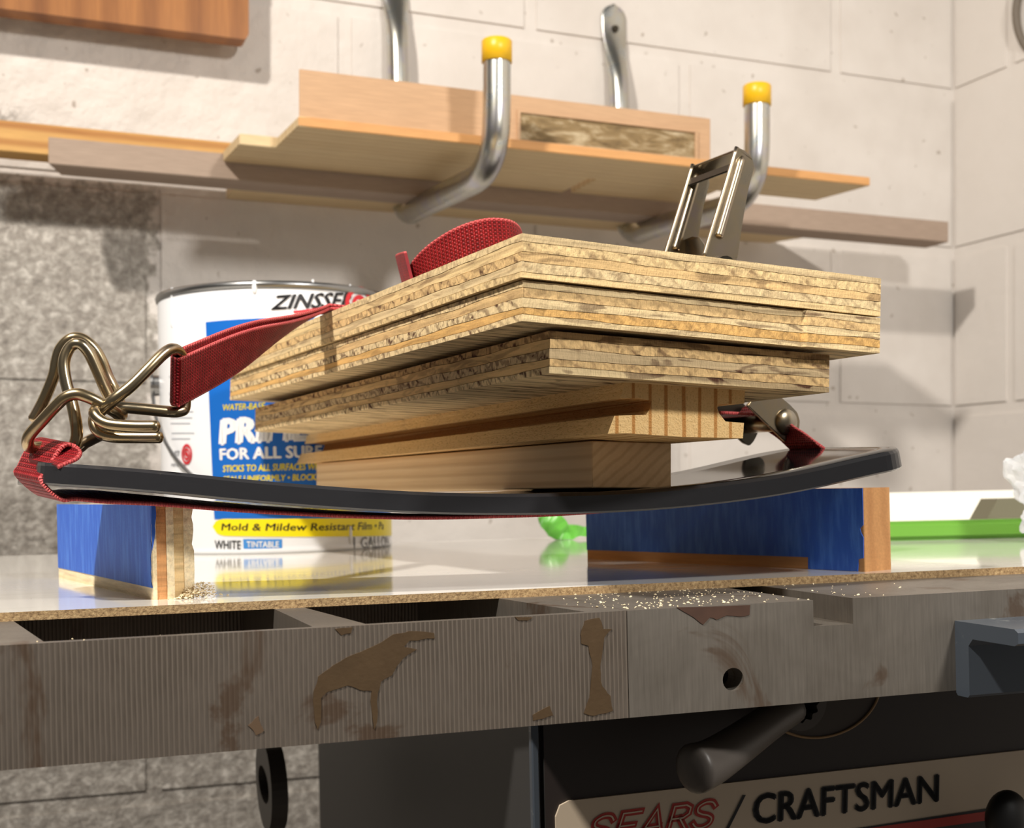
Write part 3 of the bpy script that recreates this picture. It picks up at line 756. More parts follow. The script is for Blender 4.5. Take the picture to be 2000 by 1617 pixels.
# ------------------------------------------------------------------ wood stack
def ragged(w_, l_, seed, amp=.00035, step=None, inset=(0, 0)):
    pts = []; nx, ny = 110, 110
    for i in range(nx):
        x = w_*i/nx; y = amp*noise.noise(Vector((x*1400, seed*7.1, .5)))+amp*.3*noise.noise(Vector((x*160, seed*3.1, 1.5)))
        if step and x < step[0]: y += step[1]
        pts.append((x+(inset[0] if i == 0 else 0), y+inset[1]))
    pts.append((w_, amp*noise.noise(Vector((seed, 1, 1))))); pts.append((w_, l_)); pts.append((inset[0], l_))
    for i in range(1, ny):
        y = l_*(1-i/ny); pts.append((inset[0]+amp*.6*noise.noise(Vector((y*600, seed*5.3, 8.5))), y))
    return pts
def plywood(name, Mx, w_, l_, th, n, cols, seed, label, step=None, off=(0, 0)):
    e = empty(name, Mx); tag(e, label, 'plywood', None)
    fr_ = [.16, .21, .22, .23, .18] if n == 5 else [1/n]*n
    z = 0
    for i in range(n):
        h = th*fr_[i % len(fr_)]
        l_c, d_c, gr, am = cols[i]
        m = wood_ply('veneer_%d_%d' % (seed, i), l_c, d_c, gr, seed+i*1.3, .95+.1*i, am)
        pol = ragged(w_, l_, seed*10+i, .00028 if gr == 1 else .0002, step, (off[0]+.0001*(i % 2), off[1]))
        vb = prism(pol, [], lambda p, q, hh: Vector((p, q, hh)), z+.0001, z+h-.0001)
        for v in vb.verts:
            up_ = v.co.z > z+h*.5; k_ = i+1 if up_ else i
            if 0 < k_ < n: v.co.z += .00075*noise.noise(Vector((v.co.x*42, v.co.y*42, k_*9.3+seed)))
        bobj('veneer', vb, m, e)
        z += h
    bobj('glue_line', box_bm(off[0]+.0014, w_-.0014, .0026, l_-.002, .0004, th-.0004), plain('glue_line_%d' % seed, c3(92, 62, 40), .9), e)
    return e
def BF(N, xd, up): return frame((N[0], N[1], N[2]+CZ), xd, up)
AM = BF((.0028, .4458, .0579), (.8992, .4368, -.0265), (.022, .0154, .9996))
AW, AL, AT = .1619, .43, .0305
bot = [(PALE, DK, 1, .75), (LITE, DK2, 0, .5), (PALE, DK, 1, .9), (TAN, DK2, 0, .45), (LITE, DK, 1, .6)]
topc = [(PALE, DK2, 1, .45), (TAN, DK2, 0, .35), (PALE, DK, 1, .8), (TAN, DK2, 0, .4), (LITE, DK2, 1, .3)]
plywood('plywood_board', AM, AW, AL, AT*.475, 5, [(PALE, DK, 0, .7), (ORNG, DK2, 1, .4), (PALE, DK, 0, .95), (TAN, DK2, 1, .4), (PALE, DK, 0, .7)], 3,
        'second plywood board from the top, stepped saw cut on its front edge', (AW*.765, .0016), (.0016, .0))
plywood('plywood_board', AM @ Matrix.Translation((0, 0, AT*.49)), AW, AL, AT*.51, 5, [(LITE, DK, 0, .5), (PALE, DK2, 1, .45), (TAN, DK, 0, .75), (LITE, DK2, 1, .55), (PALE, DK2, 0, .4)], 5,
        'topmost plywood board of the clamped stack, fuzzy cut front edge, red strap on top')
BM_ = BF((.0133, .4585, .0405), (.8992, .4369, -.0227), (.0149, .0213, .9997))
plywood('plywood_board', BM_, .1268, .411, .0154, 5, [(PALE, DK, 0, .85), (TAN, DK2, 1, .5), (GREYW, DK, 0, 1.0), (TAN, DK, 1, .6), (c3(206, 170, 120), c3(80, 46, 34), 0, .9)], 8,
        'smaller plywood board third from the top, set back under the two larger ones')
CM = BF((.0362, .4836, .0200), (.9028, .4299, -.0112), (.0053, .0148, .9999)); CI = CM.inverted()
cp = lambda u, v: (lambda p: (p.x, p.z))(CI @ hit(u, v, CM.col[3].xyz, CM.col[1].xyz))
prof_c = [cp(*p) for p in ((1187, 847), (1193, 830), (1200, 812), (1262, 810), (1268, 800), (1273, 783), (1250, 778), (1211, 778), (1216, 762), (1219, 746), (1330, 751), (1455, 757), (1454, 788), (1403, 789), (1401, 797), (1405, 808), (1417, 823), (1453, 826), (1451, 856), (1330, 853), (1225, 846))]
def wood_pine_end():
    g = G('clear_pine'); v = g.co('Object', (1, .05, 1))
    w = g.n('ShaderNodeTexWave', {'Vector': g.co('Object', (1, .04, .10), rot=(0, .06, 0)), 'Scale': 42.0, 'Distortion': 1.6, 'Detail': 2.0, 'Detail Scale': 1.5}, wave_type='BANDS', bands_direction='X').outputs['Fac']
    line = g.ramp(w, [(.0, (0, 0, 0)), (.84, (0, 0, 0)), (.95, (1, 1, 1))])
    f = g.noise(v, 500, 3, .6); pore = g.noise(g.co('Object', (1, .3, 1)), 1400, 2, .6)
    col = g.mix(line, g.mix(f, c3(232, 190, 128), c3(242, 208, 150)), c3(196, 140, 78))
    col = g.mix(1, col, g.ramp(pore, [(.3, (.72, .66, .56)), (.45, (1, 1, 1))]), 'MULTIPLY')
    g.set(color=col, rough=.7, spec=.2, normal=g.bump(g.math('ADD', g.math('MULTIPLY', pore, 1.0), f), .5, .0008)); return g.m
cb = bobj('grooved_board', prism(prof_c, [], lambda p, q, h: Vector((p, h, q)), 0, .4221), wood_pine_end(), None, CM)
tag(cb, 'grooved pine board fourth in the stack with slots along both sides', 'board')
DM = BF((.0330, .5271, -.0005), (.8890, .4578, -.0084), (.0027, .0131, .9999))
g = G('poplar_block'); v = g.co('Object', (1, .06, 1))
rot_ = g.n('ShaderNodeTexWave', {'Vector': g.co('Object', (1, .03, 1), rot=(0, R(-52), 0)), 'Scale': 75.0, 'Distortion': 2.5, 'Detail': 2.0}, wave_type='BANDS', bands_direction='X').outputs['Fac']
f_ = g.noise(v, 300, 3, .6, .4)
col = g.mix(g.math('MULTIPLY', g.ramp(rot_, [(.5, (0, 0, 0)), (1, (1, 1, 1))]), .5), g.mix(f_, c3(234, 206, 164), c3(222, 190, 146)), c3(196, 160, 118))
g.set(color=col, rough=.7, spec=.2, normal=g.bump(g.math('ADD', f_, rot_), .25, .0006))
db = bobj('pine_block', box_bm(0, .0392, 0, .3528, 0, .0193, .0004), g.m, None, DM)
tag(db, 'narrow pale wood block at bottom of the stack, resting on black sheet', 'wood block')

# ------------------------------------------------------------------ straps, hooks, ratchet
low = empty('ratchet_strap', Matrix.Translation(plate_pt(PL*.5, .05, -PTK-.002)))
tag(low, 'red strap running under the black sheet with open metal ratchet at right', 'strap')
upp = empty('hook_strap', Matrix.Translation(AM @ Vector((0, .2, AT))))
tag(upp, 'red strap over the top plywood board with curled tail and wire hook at left', 'strap')
LI_, UI_ = Matrix.Translation(-low.location), Matrix.Translation(-upp.location)
def loc(M_, pts): return [M_ @ p for p in pts]
# lower webbing: hook loop at left -> round the left end -> under the sheet -> round the right end -> ratchet bolt
dl, dr = .0165, .068
B0 = P(1530, 824, .6165)
wE = ED.copy()
Lb = []
Lc = plate_pt(0, dl, -PTK/2)
tgt = lambda u, v, Y: P(u, v, Y)
barc = P(102, 868, .478)
lp = [P(84, 906, 0.4915), P(104, 898, 0.4930), P(122, 889, 0.4955), P(128, 876, 0.4985), P(116, 865, 0.5010), P(100, 864, 0.5015), P(86, 876, 0.5005), P(74, 896, 0.4985), P(65, 916, 0.4970)]
nloop = len(lp)
e1 = plate_pt(0, dl, -PTK/2)+Vector((-.0022, -.0008, -.0016)); e2 = plate_pt(.006, dl, -PTK-.0042)
lp += [e1, e2]
for k in range(1, 28):
    s = PL*k/28; lp.append(plate_pt(s, dl+(dr-dl)*k/28, -PTK-.0012-.0022*max(0, 1-k/15)))
lp += [plate_pt(PL-.003, dr, -PTK-.0018), plate_pt(PL, dr, -PTK/2)+Vector((.0024, .0008, 0)), plate_pt(PL-.002, dr, .0016)]
e3 = plate_pt(PL-.002, dr, .002); b1 = B0+ED*.015
lp += [e3.lerp(b1, .35)+Vector((.0006, 0, .001)), e3.lerp(b1, .75)+Vector((.001, 0, .002)), b1+Vector((.004, .002, .006)), b1+Vector((-.002, 0, .0085)), b1+Vector((-.008, -.003, .004)), b1+Vector((-.030, -.012, .004))]
cs = spline(lp, 4)
wL = Vector((-.74, .66, .12)).normalized(); ws = []
for i in range(len(cs)):
    t = min(1, max(0, (i-4*(nloop-1))/22)); q_ = max(0, min(1, (i-4*(nloop+1))/8))*max(0, 1-(i-4*(nloop+1))/60); ws.append((wL*(1-t)+wE*t+Vector((0, 0, .16*q_))).normalized())
ribbon('webbing', loc(LI_, cs), ws, .0235, .0017, M_WEB, low)
# upper webbing
def a_top(y, x=0): return AM @ Vector((x, y, AT+.0012))
# where the photo shows the strap crossing the left edge of the top board
lo_, hi_ = 0, AL
for _ in range(40):
    m_ = (lo_+hi_)/2; q = AM @ Vector((0, m_, AT)); u_ = 1000+F*q.x/q.y
    if u_ > 652: lo_ = m_
    else: hi_ = m_
y_near = lo_; yc = y_near+.0125
AY = AM.col[1].xyz
hookc = P(349, 747, .5080)
endc = a_top(yc, -.0012)
w0 = Vector((.02, .0, 1)).normalized(); w1 = -AY
for layer in (0, 1):
    off = Vector((.0, .0070, .0)) if layer else Vector()
    pts, wv = [], []
    N_ = 26
    for k in range(N_+1):
        t = k/N_
        p = hookc.lerp(endc, t)+off*(1-t)+Vector((0, 0, (.0052 if layer else 0)*(1-t)+(.0018 if layer else 0)*t))
        tw = min(1, max(0, (t-.02)/.93)); tw = tw*.55+.45*(tw*tw*(3-2*tw))
        pts.append(p); wv.append((w0*(1-tw)+w1*tw).normalized())
    if layer == 0:
        # on over the top board to its right edge and down to the ratchet
        spc = P(1412, 524, .6165)+ED*.018
        yr_ = (AM.inverted() @ spc).y; sk = lambda x: a_top(yc+(yr_-yc)*x/AW, x)
        tail = [sk(.012), sk(.05), sk(.10), sk(AW-.02), sk(AW-.004), spc+Vector((-.002, 0, .0066)), spc+Vector((.004, 0, .0052)), spc+Vector((.0066, 0, -.001))]
        for p in spline([pts[-1]]+tail, 5)[1:]: pts.append(p); wv.append(w1)
    else:
        for p in (a_top(yc, .008)+Vector((0, 0, .0016)), a_top(yc, .02)+Vector((0, 0, .0014))): pts.append(p); wv.append(w1)
        # fold round the hook bar
    ribbon('webbing' if layer == 0 else 'sewn_layer', loc(UI_, pts), wv, .0195, .0016, M_WEB, upp)
# fold around the hook bar
fold_c = [hookc+Vector((-.0002, .0070, .0052)), hookc+Vector((-.0022, .0064, .0044)), hookc+Vector((-.0034, .0036, .0024)), hookc+Vector((-.0024, .0008, .0006)), hookc]
ribbon('loop_end', loc(UI_, spline(fold_c, 4)), [w0]*17, .0195, .0016, M_WEB, upp)
# curled tail standing on the top board
cpt, cw = [], []
A1 = AM @ Vector((.0, 0, AT))
def ontop(u, v, lift=0): 
    p = hit(u, v, AM.col[3].xyz+AM.col[2].xyz*(AT+lift), AM.col[2].xyz); return p
edge_px = [(796, 548), (799, 527), (812, 503), (846, 471), (895, 442), (945, 427), (985, 427), (1008, 437), (1018, 456), (1012, 474), (990, 486), (950, 494), (905, 505)]
eY = [.606, .598, .590, .582, .577, .576, .579, .588, .604, .618, .628, .634, .636]
tilt = Vector((-.10, -.26, 1)).normalized()
path = [P(u, v, y)-tilt*.0122 for (u, v), y in zip(edge_px, eY)]
ribbon('curled_tail', loc(UI_, spline(path, 6)), [tilt]*(6*(len(path)-1)+1), .0245, .0016, M_WEB, upp)
tp_ = [P(800, 528, .588), P(790, 530, .602), P(783, 533, .622), P(786, 538, .65)]
ribbon('loose_end', loc(UI_, spline(tp_, 4)), [Vector((-.25, .1, 1)).normalized()]*13, .0185, .0015, M_WEB, upp)

# wire hooks
def wire(name, px, parent, M_, r_=.00236, n=7):
    pts = spline([P(*p) for p in px], n)
    rad = [r_]*len(pts); rad[0] = r_*.55; rad[-1] = r_*.55
    pts = [pts[0]+(pts[0]-pts[1]).normalized()*.0006]+pts+[pts[-1]+(pts[-1]-pts[-2]).normalized()*.0006]
    rad = [r_*.2, r_*.8]+[r_]*(len(pts)-4)+[r_*.8, r_*.2]
    return tube(name, loc(M_, pts), rad, M_WIRE, parent, 14)
wire('double_hook', [(136, 882, 0.5005), (146, 866, 0.5005), (150, 843, 0.5005), (143, 797, 0.5015), (129, 745, 0.5025), (125, 706, 0.5035), (137, 678, 0.5045), (156, 672, 0.5045), (174, 690, 0.5055), (190, 723, 0.5065), (206, 760, 0.5075), (222, 790, 0.5085), (234, 812, 0.5095), (228, 834, 0.5115), (200, 848, 0.5135), (168, 864, 0.5135), (148, 876, 0.5125), (100, 872, 0.5075), (62, 874, 0.5005), (54, 866, 0.4965), (59, 848, 0.4945), (84, 820, 0.4925), (108, 794, 0.4915), (128, 776, 0.4910), (151, 770, 0.4915), (175, 777, 0.4925), (200, 790, 0.4945), (222, 803, 0.4985), (237, 812, 0.5045), (236, 796, 0.5115), (224, 762, 0.5145), (211, 736, 0.5145), (198, 704, 0.5135), (182, 679, 0.5125), (160, 662, 0.5115), (138, 662, 0.5105), (119, 680, 0.5105), (111, 704, 0.5105), (105, 734, 0.5105), (86, 781, 0.5115), (64, 822, 0.5115)], low, LI_)
wire('double_hook', [(310, 833, 0.4840), (262, 833, 0.4840), (215, 829, 0.4845), (194, 819, 0.4855), (185, 805, 0.4885), (196, 796, 0.4995), (230, 795, 0.5045), (280, 799, 0.5085), (330, 804, 0.5125), (352, 803, .5150), (361, 793, .5165), (360, 745, .5165), (358, 706, .5160), (350, 688, .5110), (336, 682, .5060), (318, 692, 0.5025), (290, 720, 0.4985), (258, 752, 0.4955), (226, 778, 0.4935), (204, 796, 0.4945), (187, 812, 0.4945), (185, 830, 0.4925), (197, 846, 0.4915), (222, 853, 0.4915), (270, 854, 0.4915), (316, 854, 0.4915)], upp, UI_)

# ratchet
lowM = LI_
rn_ = ED.copy()
def rp_(u, v, k=0): return hit(u, v, B0+rn_*k, rn_)
def prism_px(name, px, k0, k1, mat, parent, r_=0):
    q = [rp_(*p) for p in px]
    bm = bmesh.new(); a = [bm.verts.new(lowM @ (p+rn_*k0)) for p in q]
    f = bm.faces.new(a); e = bmesh.ops.extrude_face_region(bm, geom=[f])
    for v in e['geom']:
        if isinstance(v, bmesh.types.BMVert): v.co += rn_*(k1-k0)
    bmesh.ops.recalc_face_normals(bm, faces=bm.faces)
    bmesh.ops.bevel(bm, geom=bm.edges[:], offset=.0004, segments=2, affect='EDGES', clamp_overlap=True)
    return bobj(name, bm, mat, parent)
sp = [(1455, 792), (1466, 778), (1404, 650), (1376, 535), (1380, 508), (1398, 500), (1432, 503), (1446, 530), (1466, 640), (1520, 775), (1540, 792), (1553, 806), (1558, 822), (1556, 842), (1548, 858), (1540, 867), (1528, 862)]
prism_px('side_plate', sp, -.002, 0, M_RATCH, low)
prism_px('side_plate', sp, .030, .032, M_DKST, low)
bolt = tube('bolt', loc(lowM, [B0+rn_*t for t in (-.0022, .032)]), .0045, M_RATCH, low, 20)
hd = []
bm = bmesh.new(); bmesh.ops.create_uvsphere(bm, u_segments=24, v_segments=12, radius=.0064)
rotm = Vector((0, 0, 1)).rotation_difference(-rn_).to_matrix()
for v in bm.verts: v.co = lowM @ (B0-rn_*.002+rotm @ Vector((v.co.x, v.co.y, v.co.z*.5)))
bobj('rivet_head', bm, M_RATCH, low, None, True)
# handle
HK = .0010
hpx = [(1441, 287), (1456, 294), (1470, 308), (1474, 326), (1462, 372), (1452, 430), (1441, 505), (1376, 503), (1392, 450), (1418, 365)]
HW = .036
for k in (0, 1):
    rl = prism_px('handle_rail', hpx, HW*k, HW*k+.0016, M_RATCH, low)
    s_ = -1 if k == 0 else -1
    pts = [lowM @ (rp_(u, v)+rn_*(HW*k+(.0000 if k == 0 else .0000))) for (u, v) in ((1449, 306), (1436, 352), (1422, 400), (1408, 448), (1403, 464))]
    ob = tube('stamped_rib', spline(pts, 4), [.0010]+[.0021]*15+[.0010], M_RATCH, rl, 12)
    pts = [lowM @ (rp_(u, v)+rn_*(HW*k+.0008)) for (u, v) in ((1441, 287), (1418, 365), (1392, 450), (1376, 503))]
    tube('rolled_lip', spline(pts, 4), .0011, M_RATCH, rl, 8)
def cross(name, px, k0, k1, th, mat):
    a = [rp_(*p) for p in px]
    bm = bmesh.new(); vv = [bm.verts.new(lowM @ (a[0]+rn_*k0)), bm.verts.new(lowM @ (a[0]+rn_*k1)), bm.verts.new(lowM @ (a[1]+rn_*k1)), bm.verts.new(lowM @ (a[1]+rn_*k0))]
    f = bm.faces.new(vv); f.normal_update(); nn = f.normal.copy(); e = bmesh.ops.extrude_face_region(bm, geom=[f])
    for v in e['geom']:
        if isinstance(v, bmesh.types.BMVert): v.co += nn*th
    bmesh.ops.recalc_face_normals(bm, faces=bm.faces); bmesh.ops.bevel(bm, geom=bm.edges[:], offset=.0005, segments=2, affect='EDGES', clamp_overlap=True)
    return bobj(name, bm, mat, low)
cross('handle_bar', ((1441, 288), (1472, 310)), .0, HW+.0016, .0015, M_RATCH)
cross('handle_bar', ((1436, 318), (1432, 334)), .0016, HW, .0012, M_DKST)
lt = [rp_(1400, 470, .002), rp_(1386, 492, .002), rp_(1393, 497, HW*.98), rp_(1384, 502, HW*.98)]
lpx = [P(1296, 486, .648), P(1322, 474, .640), P(1352, 462, .630), P(1366, 464, .626), P(1376, 478, .624), P(1372, 500, .624), P(1340, 505, .632), P(1296, 500, .648)]
bm = bmesh.new(); vv = [bm.verts.new(lowM @ p) for p in lpx]; f = bm.faces.new(vv); e = bmesh.ops.extrude_face_region(bm, geom=[f])
for v in e['geom']:
    if isinstance(v, bmesh.types.BMVert): v.co += Vector((.0006, .0012, 0))
bobj('release_latch', bm, M_RATCH, low)
tube('spool', loc(lowM, [rp_(1412, 524)+rn_*-.003, rp_(1412, 524)+rn_*.039]), .0055, M_DKST, low, 16)

# ------------------------------------------------------------------ wall rack arms
def rack_arm(label, tw, ztop_, z0, dtip, zcap, lean):
    e = empty('rack_arm', WM @ Matrix.Translation((tw, 0, z0))); tag(e, label, 'rack arm', None)
    r_ = .0118
    L = lambda t, d, z: Vector((t-tw, -d, z-z0))
    pts = [L(tw, .006, ztop_), L(tw, .007, ztop_-.01), L(tw, .010, ztop_-.04), L(tw, .015, ztop_-.09), L(tw, .020, z0+.09), L(tw, .024, z0+.05), L(tw, .034, z0+.018), L(tw, .058, z0+.002), L(tw, .10, z0), L(tw, dtip-.10, z0-.006), L(tw, dtip-.045, z0-.008), L(tw, dtip-.02, z0-.001), L(tw, dtip-.005, z0+.014), L(tw, dtip-.0005, z0+.034), L(tw, dtip, zcap-.03), L(tw, dtip, zcap-.018)]
    sp_ = spline(pts, 5); nrm = []
    v, f = tube_vf(sp_, r_, 20)
    # flattened end against the wall
    nv = []
    for q in v:
        zz = q.z+z0; k = max(0, min(1, (zz-(ztop_-.10))/.08)) if q.y > -.03 else 0
        k = k*k*(3-2*k)
        y = q.y*(1-k)+(-.0030+ (q.y+.010)*.12)*k
        x = q.x*(1+.30*k)
        topk = max(0, (zz-(ztop_-.014))/.014)
        x *= math.sqrt(max(.03, 1-min(1, topk)**2)) if topk > 0 else 1
        nv.append(Vector((x, min(y, -.0006), q.z)))
    o = obj('tube', nv, f, M_GALV, e)
    for p in o.data.polygons: p.use_smooth = len(p.vertices) == 4
    cp_ = [L(tw, dtip, zcap-.019), L(tw, dtip, zcap-.0012), L(tw, dtip, zcap)]
    tube('end_cap', cp_, [r_*1.10, r_*1.10, r_*1.0], M_YEL, e, 24)
    zs_ = ztop_-.028
    tube('screw', [L(tw, .0035, zs_), L(tw, .0085, zs_)], [.0048, .0036], M_DKST, e, 8)
    return e
rack_arm('galvanised wall rack arm with yellow cap, left one of the two', t_at(769, 0), .565, .279, .309, .3765, 0)
rack_arm('galvanised wall rack arm with yellow cap, right one, behind the metal ratchet', t_at(1197, 0), .549, .277, .302, .3705, 0)

# ------------------------------------------------------------------ boards on the rack
def rbox(name, u0, u1, d0, d1, z0, z1, mat, label, cut0=0, cut1=0, bev=.0008, dfront=None):
    """board along the wall; ends found from where they show on the front face d1; cut: slant of the ends"""
    a, b = t_at(u0, d1), t_at(u1, d1)
    pol = [(a, -d1), (b, -d1), (b+cut1, -d0), (a+cut0, -d0)]
    o_ = Vector((a, -d1, z0))
    bm = prism([(p[0]-a, p[1]+d1) for p in pol], [], lambda p, q, h: Vector((p, q, h)), 0, z1-z0)
    bmesh.ops.bevel(bm, geom=bm.edges[:], offset=bev, segments=1, affect='EDGES', clamp_overlap=True)
    o = bobj(name, bm, mat, None, WM @ Matrix.Translation(o_)); tag(o, label, 'board', None)
    return o
M_PL1 = wood_solid('planed_pine', c3(198, 162, 128), c3(180, 142, 106), 0, 1, .35, .6, 12)
M_PL2 = wood_solid('pale_spruce', c3(226, 202, 160), c3(202, 168, 118), 0, 1, .6, .6, 26)
M_PL3 = wood_solid('yellow_pine', c3(214, 168, 102), c3(164, 104, 52), 0, 1, .8, .6, 20, ringdir='Z')
M_GREYB = wood_solid('weathered_grey_board', c3(172, 152, 136), c3(146, 126, 112), 0, 1.4, .3, .85, 8)
tall = rbox('moulded_board', 584, 1388, .176, .242, .3105, .3545, M_PL1, 'tall planed board on the rack with dirty recessed panel, left of ratchet', .0145, 0)
ta0 = t_at(584, .242)
a_, b_ = t_at(1015, .242)-ta0, t_at(1356, .242)-ta0
g = G('dirty_core'); v = g.co('Object', (.25, 1, 1)); nz = g.noise(v, 130, 4, .65, .6)
g.set(color=g.ramp(nz, [(.3, c3(92, 74, 50)), (.5, c3(140, 118, 82)), (.7, c3(196, 180, 150))]), rough=.85, normal=g.bump(nz, .7, .003)); M_DIRT = g.m
bm = prism([(a_-.003, .0015), (b_+.003, .0015), (b_+.003, .030), (a_-.003, .030)], [[(a_, .0035), (b_, .0035), (b_, .028), (a_, .028)]], lambda p, q, h: Vector((p, h, q)), -.0022, .001)
bobj('recess_frame', bm, M_PL1, tall)
bobj('dirty_panel', box_bm(a_, b_, -.0006, .002, .0035, .028), M_DIRT, tall)
M_EDGE = wood_solid('orange_pine_edge', c3(214, 160, 104), c3(168, 110, 62), 0, 1, .6, .6, 14)
tb_ = rbox('thin_board', 583, 1700, .186, .262, .3000, .3085, [M_PL2, M_EDGE], 'long thin board on the rack whose pointed end reaches furthest right above grey board', -.004, -.012)
for p in tb_.data.polygons: p.material_index = 1 if p.normal.y < -.7 else 0
rbox('thin_board', 468, 1150, .118, .184, .3005, .3105, M_PL2, 'pale board on the rack under the tall planed board, square left end', -.004, 0)
rbox('thin_board', 1165, 1400, .122, .183, .3005, .3095, M_PL2, 'short board on the rack behind the two front arms, pale underside', 0, 0)
rbox('grey_board', 94, 1853, .076, .116, .2850, .3090, M_GREYB, 'long weathered grey board on the rack reaching almost to the room corner', .012, 0)
rbox('pine_board', -160, 472, .040, .070, .3040, .3320, M_PL3, 'knotty yellow pine board on the rack running off the left edge', 0, 0)
rbox('pine_board', 456, 1572, .012, .056, .2900, .3060, M_PL2, 'lowest pale board on the rack nearest the wall', 0, -.02)
# pine panel on the wall, upper left
a, b = t_at(-200, .045), t_at(486, .045)
M_PAN = wood_solid('varnished_pine_panel', c3(168, 112, 62), c3(122, 74, 38), 2, 1, .7, .4, 9, ringdir='X')
g = bpy.data.materials['varnished_pine_panel']
pz = .93-.0
zb_ = -(78-CY)/F*(WL(b, .045, 0).y)
pts_ = [(a, zb_), (b-.006, zb_), (b-.0025, zb_+.001), (b, zb_+.006), (b, zb_+.25), (a, zb_+.25)]
o = bobj('pine_plank', prism([(p[0]-a, p[1]-zb_) for p in pts_], [], lambda p, q, h: Vector((p, h, q)), -.012, .012), M_PAN, None, WM @ Matrix.Translation((a, -.033, zb_)))
tag(o, 'varnished pine panel with rounded corner fixed high on the wall at upper left', 'wood panel')
# hanging hose, upper right
hc_ = WR @ Vector((.20, -.03, .62))
pts = []
HCu, HCY = 2085, 1.50
for k in range(49):
    a = 2*math.pi*k/48; pts.append(P(HCu, 8, HCY)+Vector((math.cos(a)*.065*.75, -math.cos(a)*.03, math.sin(a)*.07)))
hz = tube('hanging_hose', pts, .0046, plain('grey_rubber', c3(112, 102, 90), .6), None, 12)
tag(hz, 'loop of grey hose hanging beside the right wall, cut by upper right edge', 'hose')

# ------------------------------------------------------------------ things at the back of the sheet
def ybox(name, u0, v0, u1, v1, Y, depth, mat, label, cat, bev=.001, yaw=0):
    a, b = P(u0, v1, Y), P(u1, v0, Y)
    bm = box_bm(0, b.x-a.x, 0, depth, 0, b.z-a.z, bev, 2)
    o = bobj(name, bm, mat, None, frame(a, (math.cos(yaw), math.sin(yaw), TS), UP)); tag(o, label, cat); return o
q = on_sheet(1762, 1046)
zz = ZT
Yw = 1.02
a = Vector((.205, Yw, ZT(.205)+.0002))
bm = box_bm(0, .46, 0, .018, 0, .0300, .0006); 
box_bm(0, .46, -.012, 0, 0, .0185, .0006, 1, bm)
o = bobj('white_panel', bm, plain('white_panel_paint', c3(240, 237, 226), .35), None, frame(a, (1, .06, TS), UP))
tag(o, 'low white stepped panel standing at the back of the white sheet, behind green bar', 'panel')
a = Vector((.200, .852, ZT(.200))); bgr = box_bm(0, .20, 0, .016, 0, .0128, .003, 3)
o = bobj('green_bar', bgr, M_GREEN, None, frame(a, (1, .03, TS), UP)); tag(o, 'long lime green plastic bar lying on the white sheet at right', 'bar')
a = Vector((.3400, .905, ZT(.34)))
o = bobj('dark_block', prism([(-.011, 0), (.03, 0), (.03, .0255), (.004, .0255)], [], lambda p, q, h: Vector((p, h, q)), 0, .03), plain('olive_grey_block', c3(112, 108, 88), .6), None, frame(a, (1, .03, TS), UP))
tag(o, 'small olive grey block with slanted side behind the green bar, beside plastic bag', 'block')
def crumple(name, c, r, sc, amp, freq, mat, seed, label, cat, sub=4, zmin=None):
    bm = bmesh.new(); bmesh.ops.create_icosphere(bm, subdivisions=sub, radius=1)
    for v in bm.verts:
        d = v.co.normalized(); k = 1+amp*noise.noise(d*freq+Vector((seed, 0, 0)))+amp*.6*abs(noise.noise(d*freq*2.3+Vector((0, seed, 0))))+amp*.3*noise.noise(d*freq*5)
        v.co = Vector((d.x*sc[0], d.y*sc[1], d.z*sc[2]))*r*k
        if zmin is not None: v.co.z = max(v.co.z, zmin)
    o = bobj(name, bm, mat, None, Matrix.Translation(c)); tag(o, label, cat); return o
g = G('clear_plastic_film'); g.set(color=(.92, .94, .97, 1), rough=.12, trans=.55, ior=1.3, spec=.9); M_FILM = g.m
zs = ZT(.362)
crumple('plastic_bag', (.346, .80, ZT(.346)+.030), .036, (.80, .7, 1.1), .55, 1.9, M_FILM, 3.3, 'crumpled clear plastic bag at right edge on the white sheet', 'plastic bag', 5, -.0295)
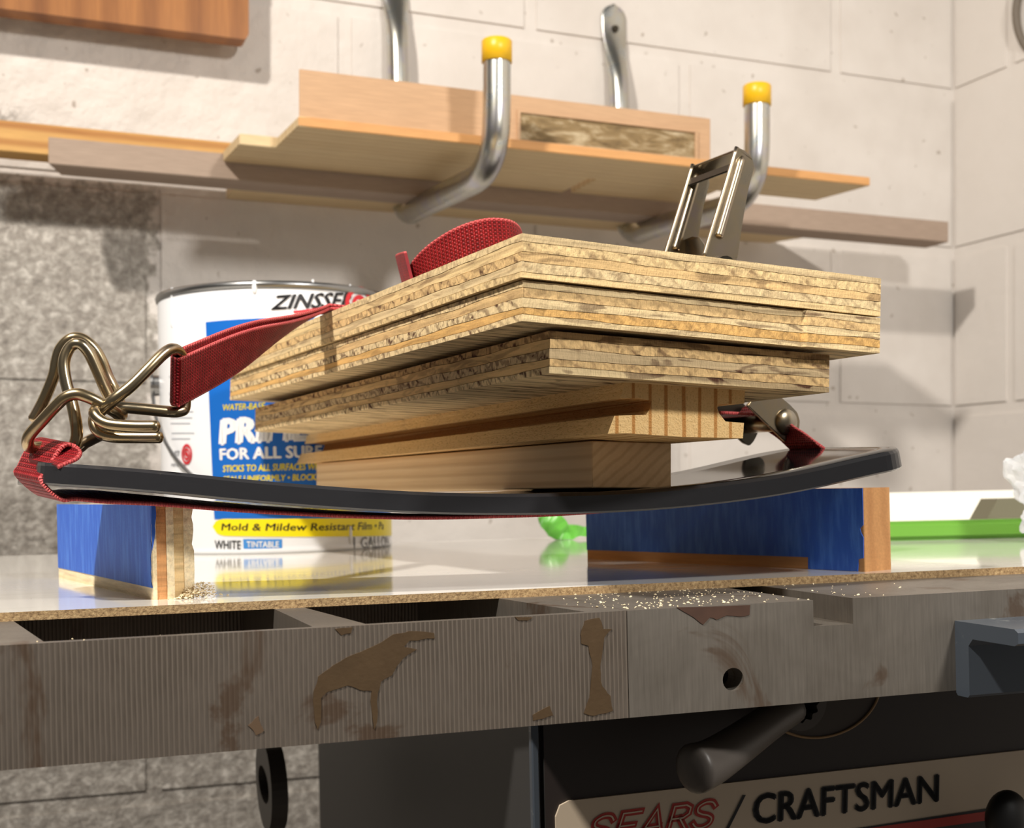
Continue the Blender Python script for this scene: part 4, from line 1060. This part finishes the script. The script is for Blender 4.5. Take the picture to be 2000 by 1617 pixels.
# green film end
q = on_sheet(1090, 1055)
gp = [(1050, 1012), (1072, 1004), (1098, 1010), (1112, 1024), (1147, 1027), (1180, 1027), (1180, 1044), (1147, 1048), (1118, 1052), (1092, 1056), (1070, 1048), (1056, 1030)]
Yg = .955
Yg = q.y
bm = bmesh.new(); v2 = []
gz = [P(u, v, Yg) for u, v in wob(gp, 2, 5, 4)]
f = bm.faces.new([bm.verts.new(p) for p in gz]); e = bmesh.ops.extrude_face_region(bm, geom=[f])
for v in e['geom']:
    if isinstance(v, bmesh.types.BMVert): v.co.y += .012
bmesh.ops.triangulate(bm, faces=bm.faces[:]); bmesh.ops.subdivide_edges(bm, edges=bm.edges[:], cuts=1)
for v in bm.verts:
    n3 = noise.noise(v.co*140); v.co.y += .004*n3
    v.co.z = max(v.co.z, ZT(v.co.x)+.0003)
o = bobj('green_film', bm, M_GRN2); tag(o, 'scrap of bright green plastic film left of the right taped strip', 'plastic film')

# ------------------------------------------------------------------ sawdust
vs_, fs = [], []
def flake(p, s, up):
    a = random.uniform(0, 6.28); n0 = Vector((math.cos(a), math.sin(a), random.uniform(-.2, .3)))*s; n1 = Vector((-math.sin(a), math.cos(a), random.uniform(0, .6)))*s*random.uniform(.3, .8)
    b = len(vs_); p = p+Vector((0, 0, .0002))
    for q in (p-n0-n1, p+n0-n1*.7, p+n0*.8+n1, p-n0+n1): vs_.append(q)
    vs_.append(p+Vector((0, 0, s*.7))); fs.extend([(b, b+1, b+4), (b+1, b+2, b+4), (b+2, b+3, b+4), (b+3, b, b+4), (b+3, b+2, b+1, b)])
for i in range(420):
    u = random.gauss(1340, 110) if i < 330 else random.uniform(1150, 1760); v = random.uniform(1140, 1190)
    if not 1100 < u < 1800: continue
    p = TM.inverted() @ hit(u, v, TO, UP)
    if p.y < .001 or p.y > .075 or s0.x-.0005 < p.x < s1.x: continue
    flake(TM @ Vector((p.x, p.y, 0)), random.choice((.00025, .0003, .0004, .0006)), UP)
for i in range(40):
    u, v = random.uniform(50, 640), random.uniform(1210, 1260); p = TM.inverted() @ hit(u, v, TO, UP)
    if 0.0005 < p.y < .006: flake(TM @ Vector((p.x, p.y, 0)), .0003, UP)
o = obj('sawdust', vs_, fs, M_CHIP); tag(o, 'pale sawdust chips scattered over the iron saw table', 'sawdust', None, 'stuff')
vs_, fs = [], []
cpile = LM @ Vector((.018, -.001, 0))
for i in range(420):
    a = abs(random.gauss(0, 1))
    x = random.gauss(.0165, .0042); y = random.gauss(-.0012, .0022); h = max(0, .0062*(1-((x-.019)/.010)**2)*(1-((y+.001)/.006)**2))
    if not (.004 < x < .030) or y > -.0004 and x < .0172: continue
    flake(LM @ Vector((x, y, random.uniform(0, h))), random.uniform(.0003, .0008), UP)
o = obj('wood_crumbs', vs_, fs, M_CHIP); tag(o, 'small heap of wood crumbs at the torn end of the left taped strip', 'wood crumbs', None, 'stuff')
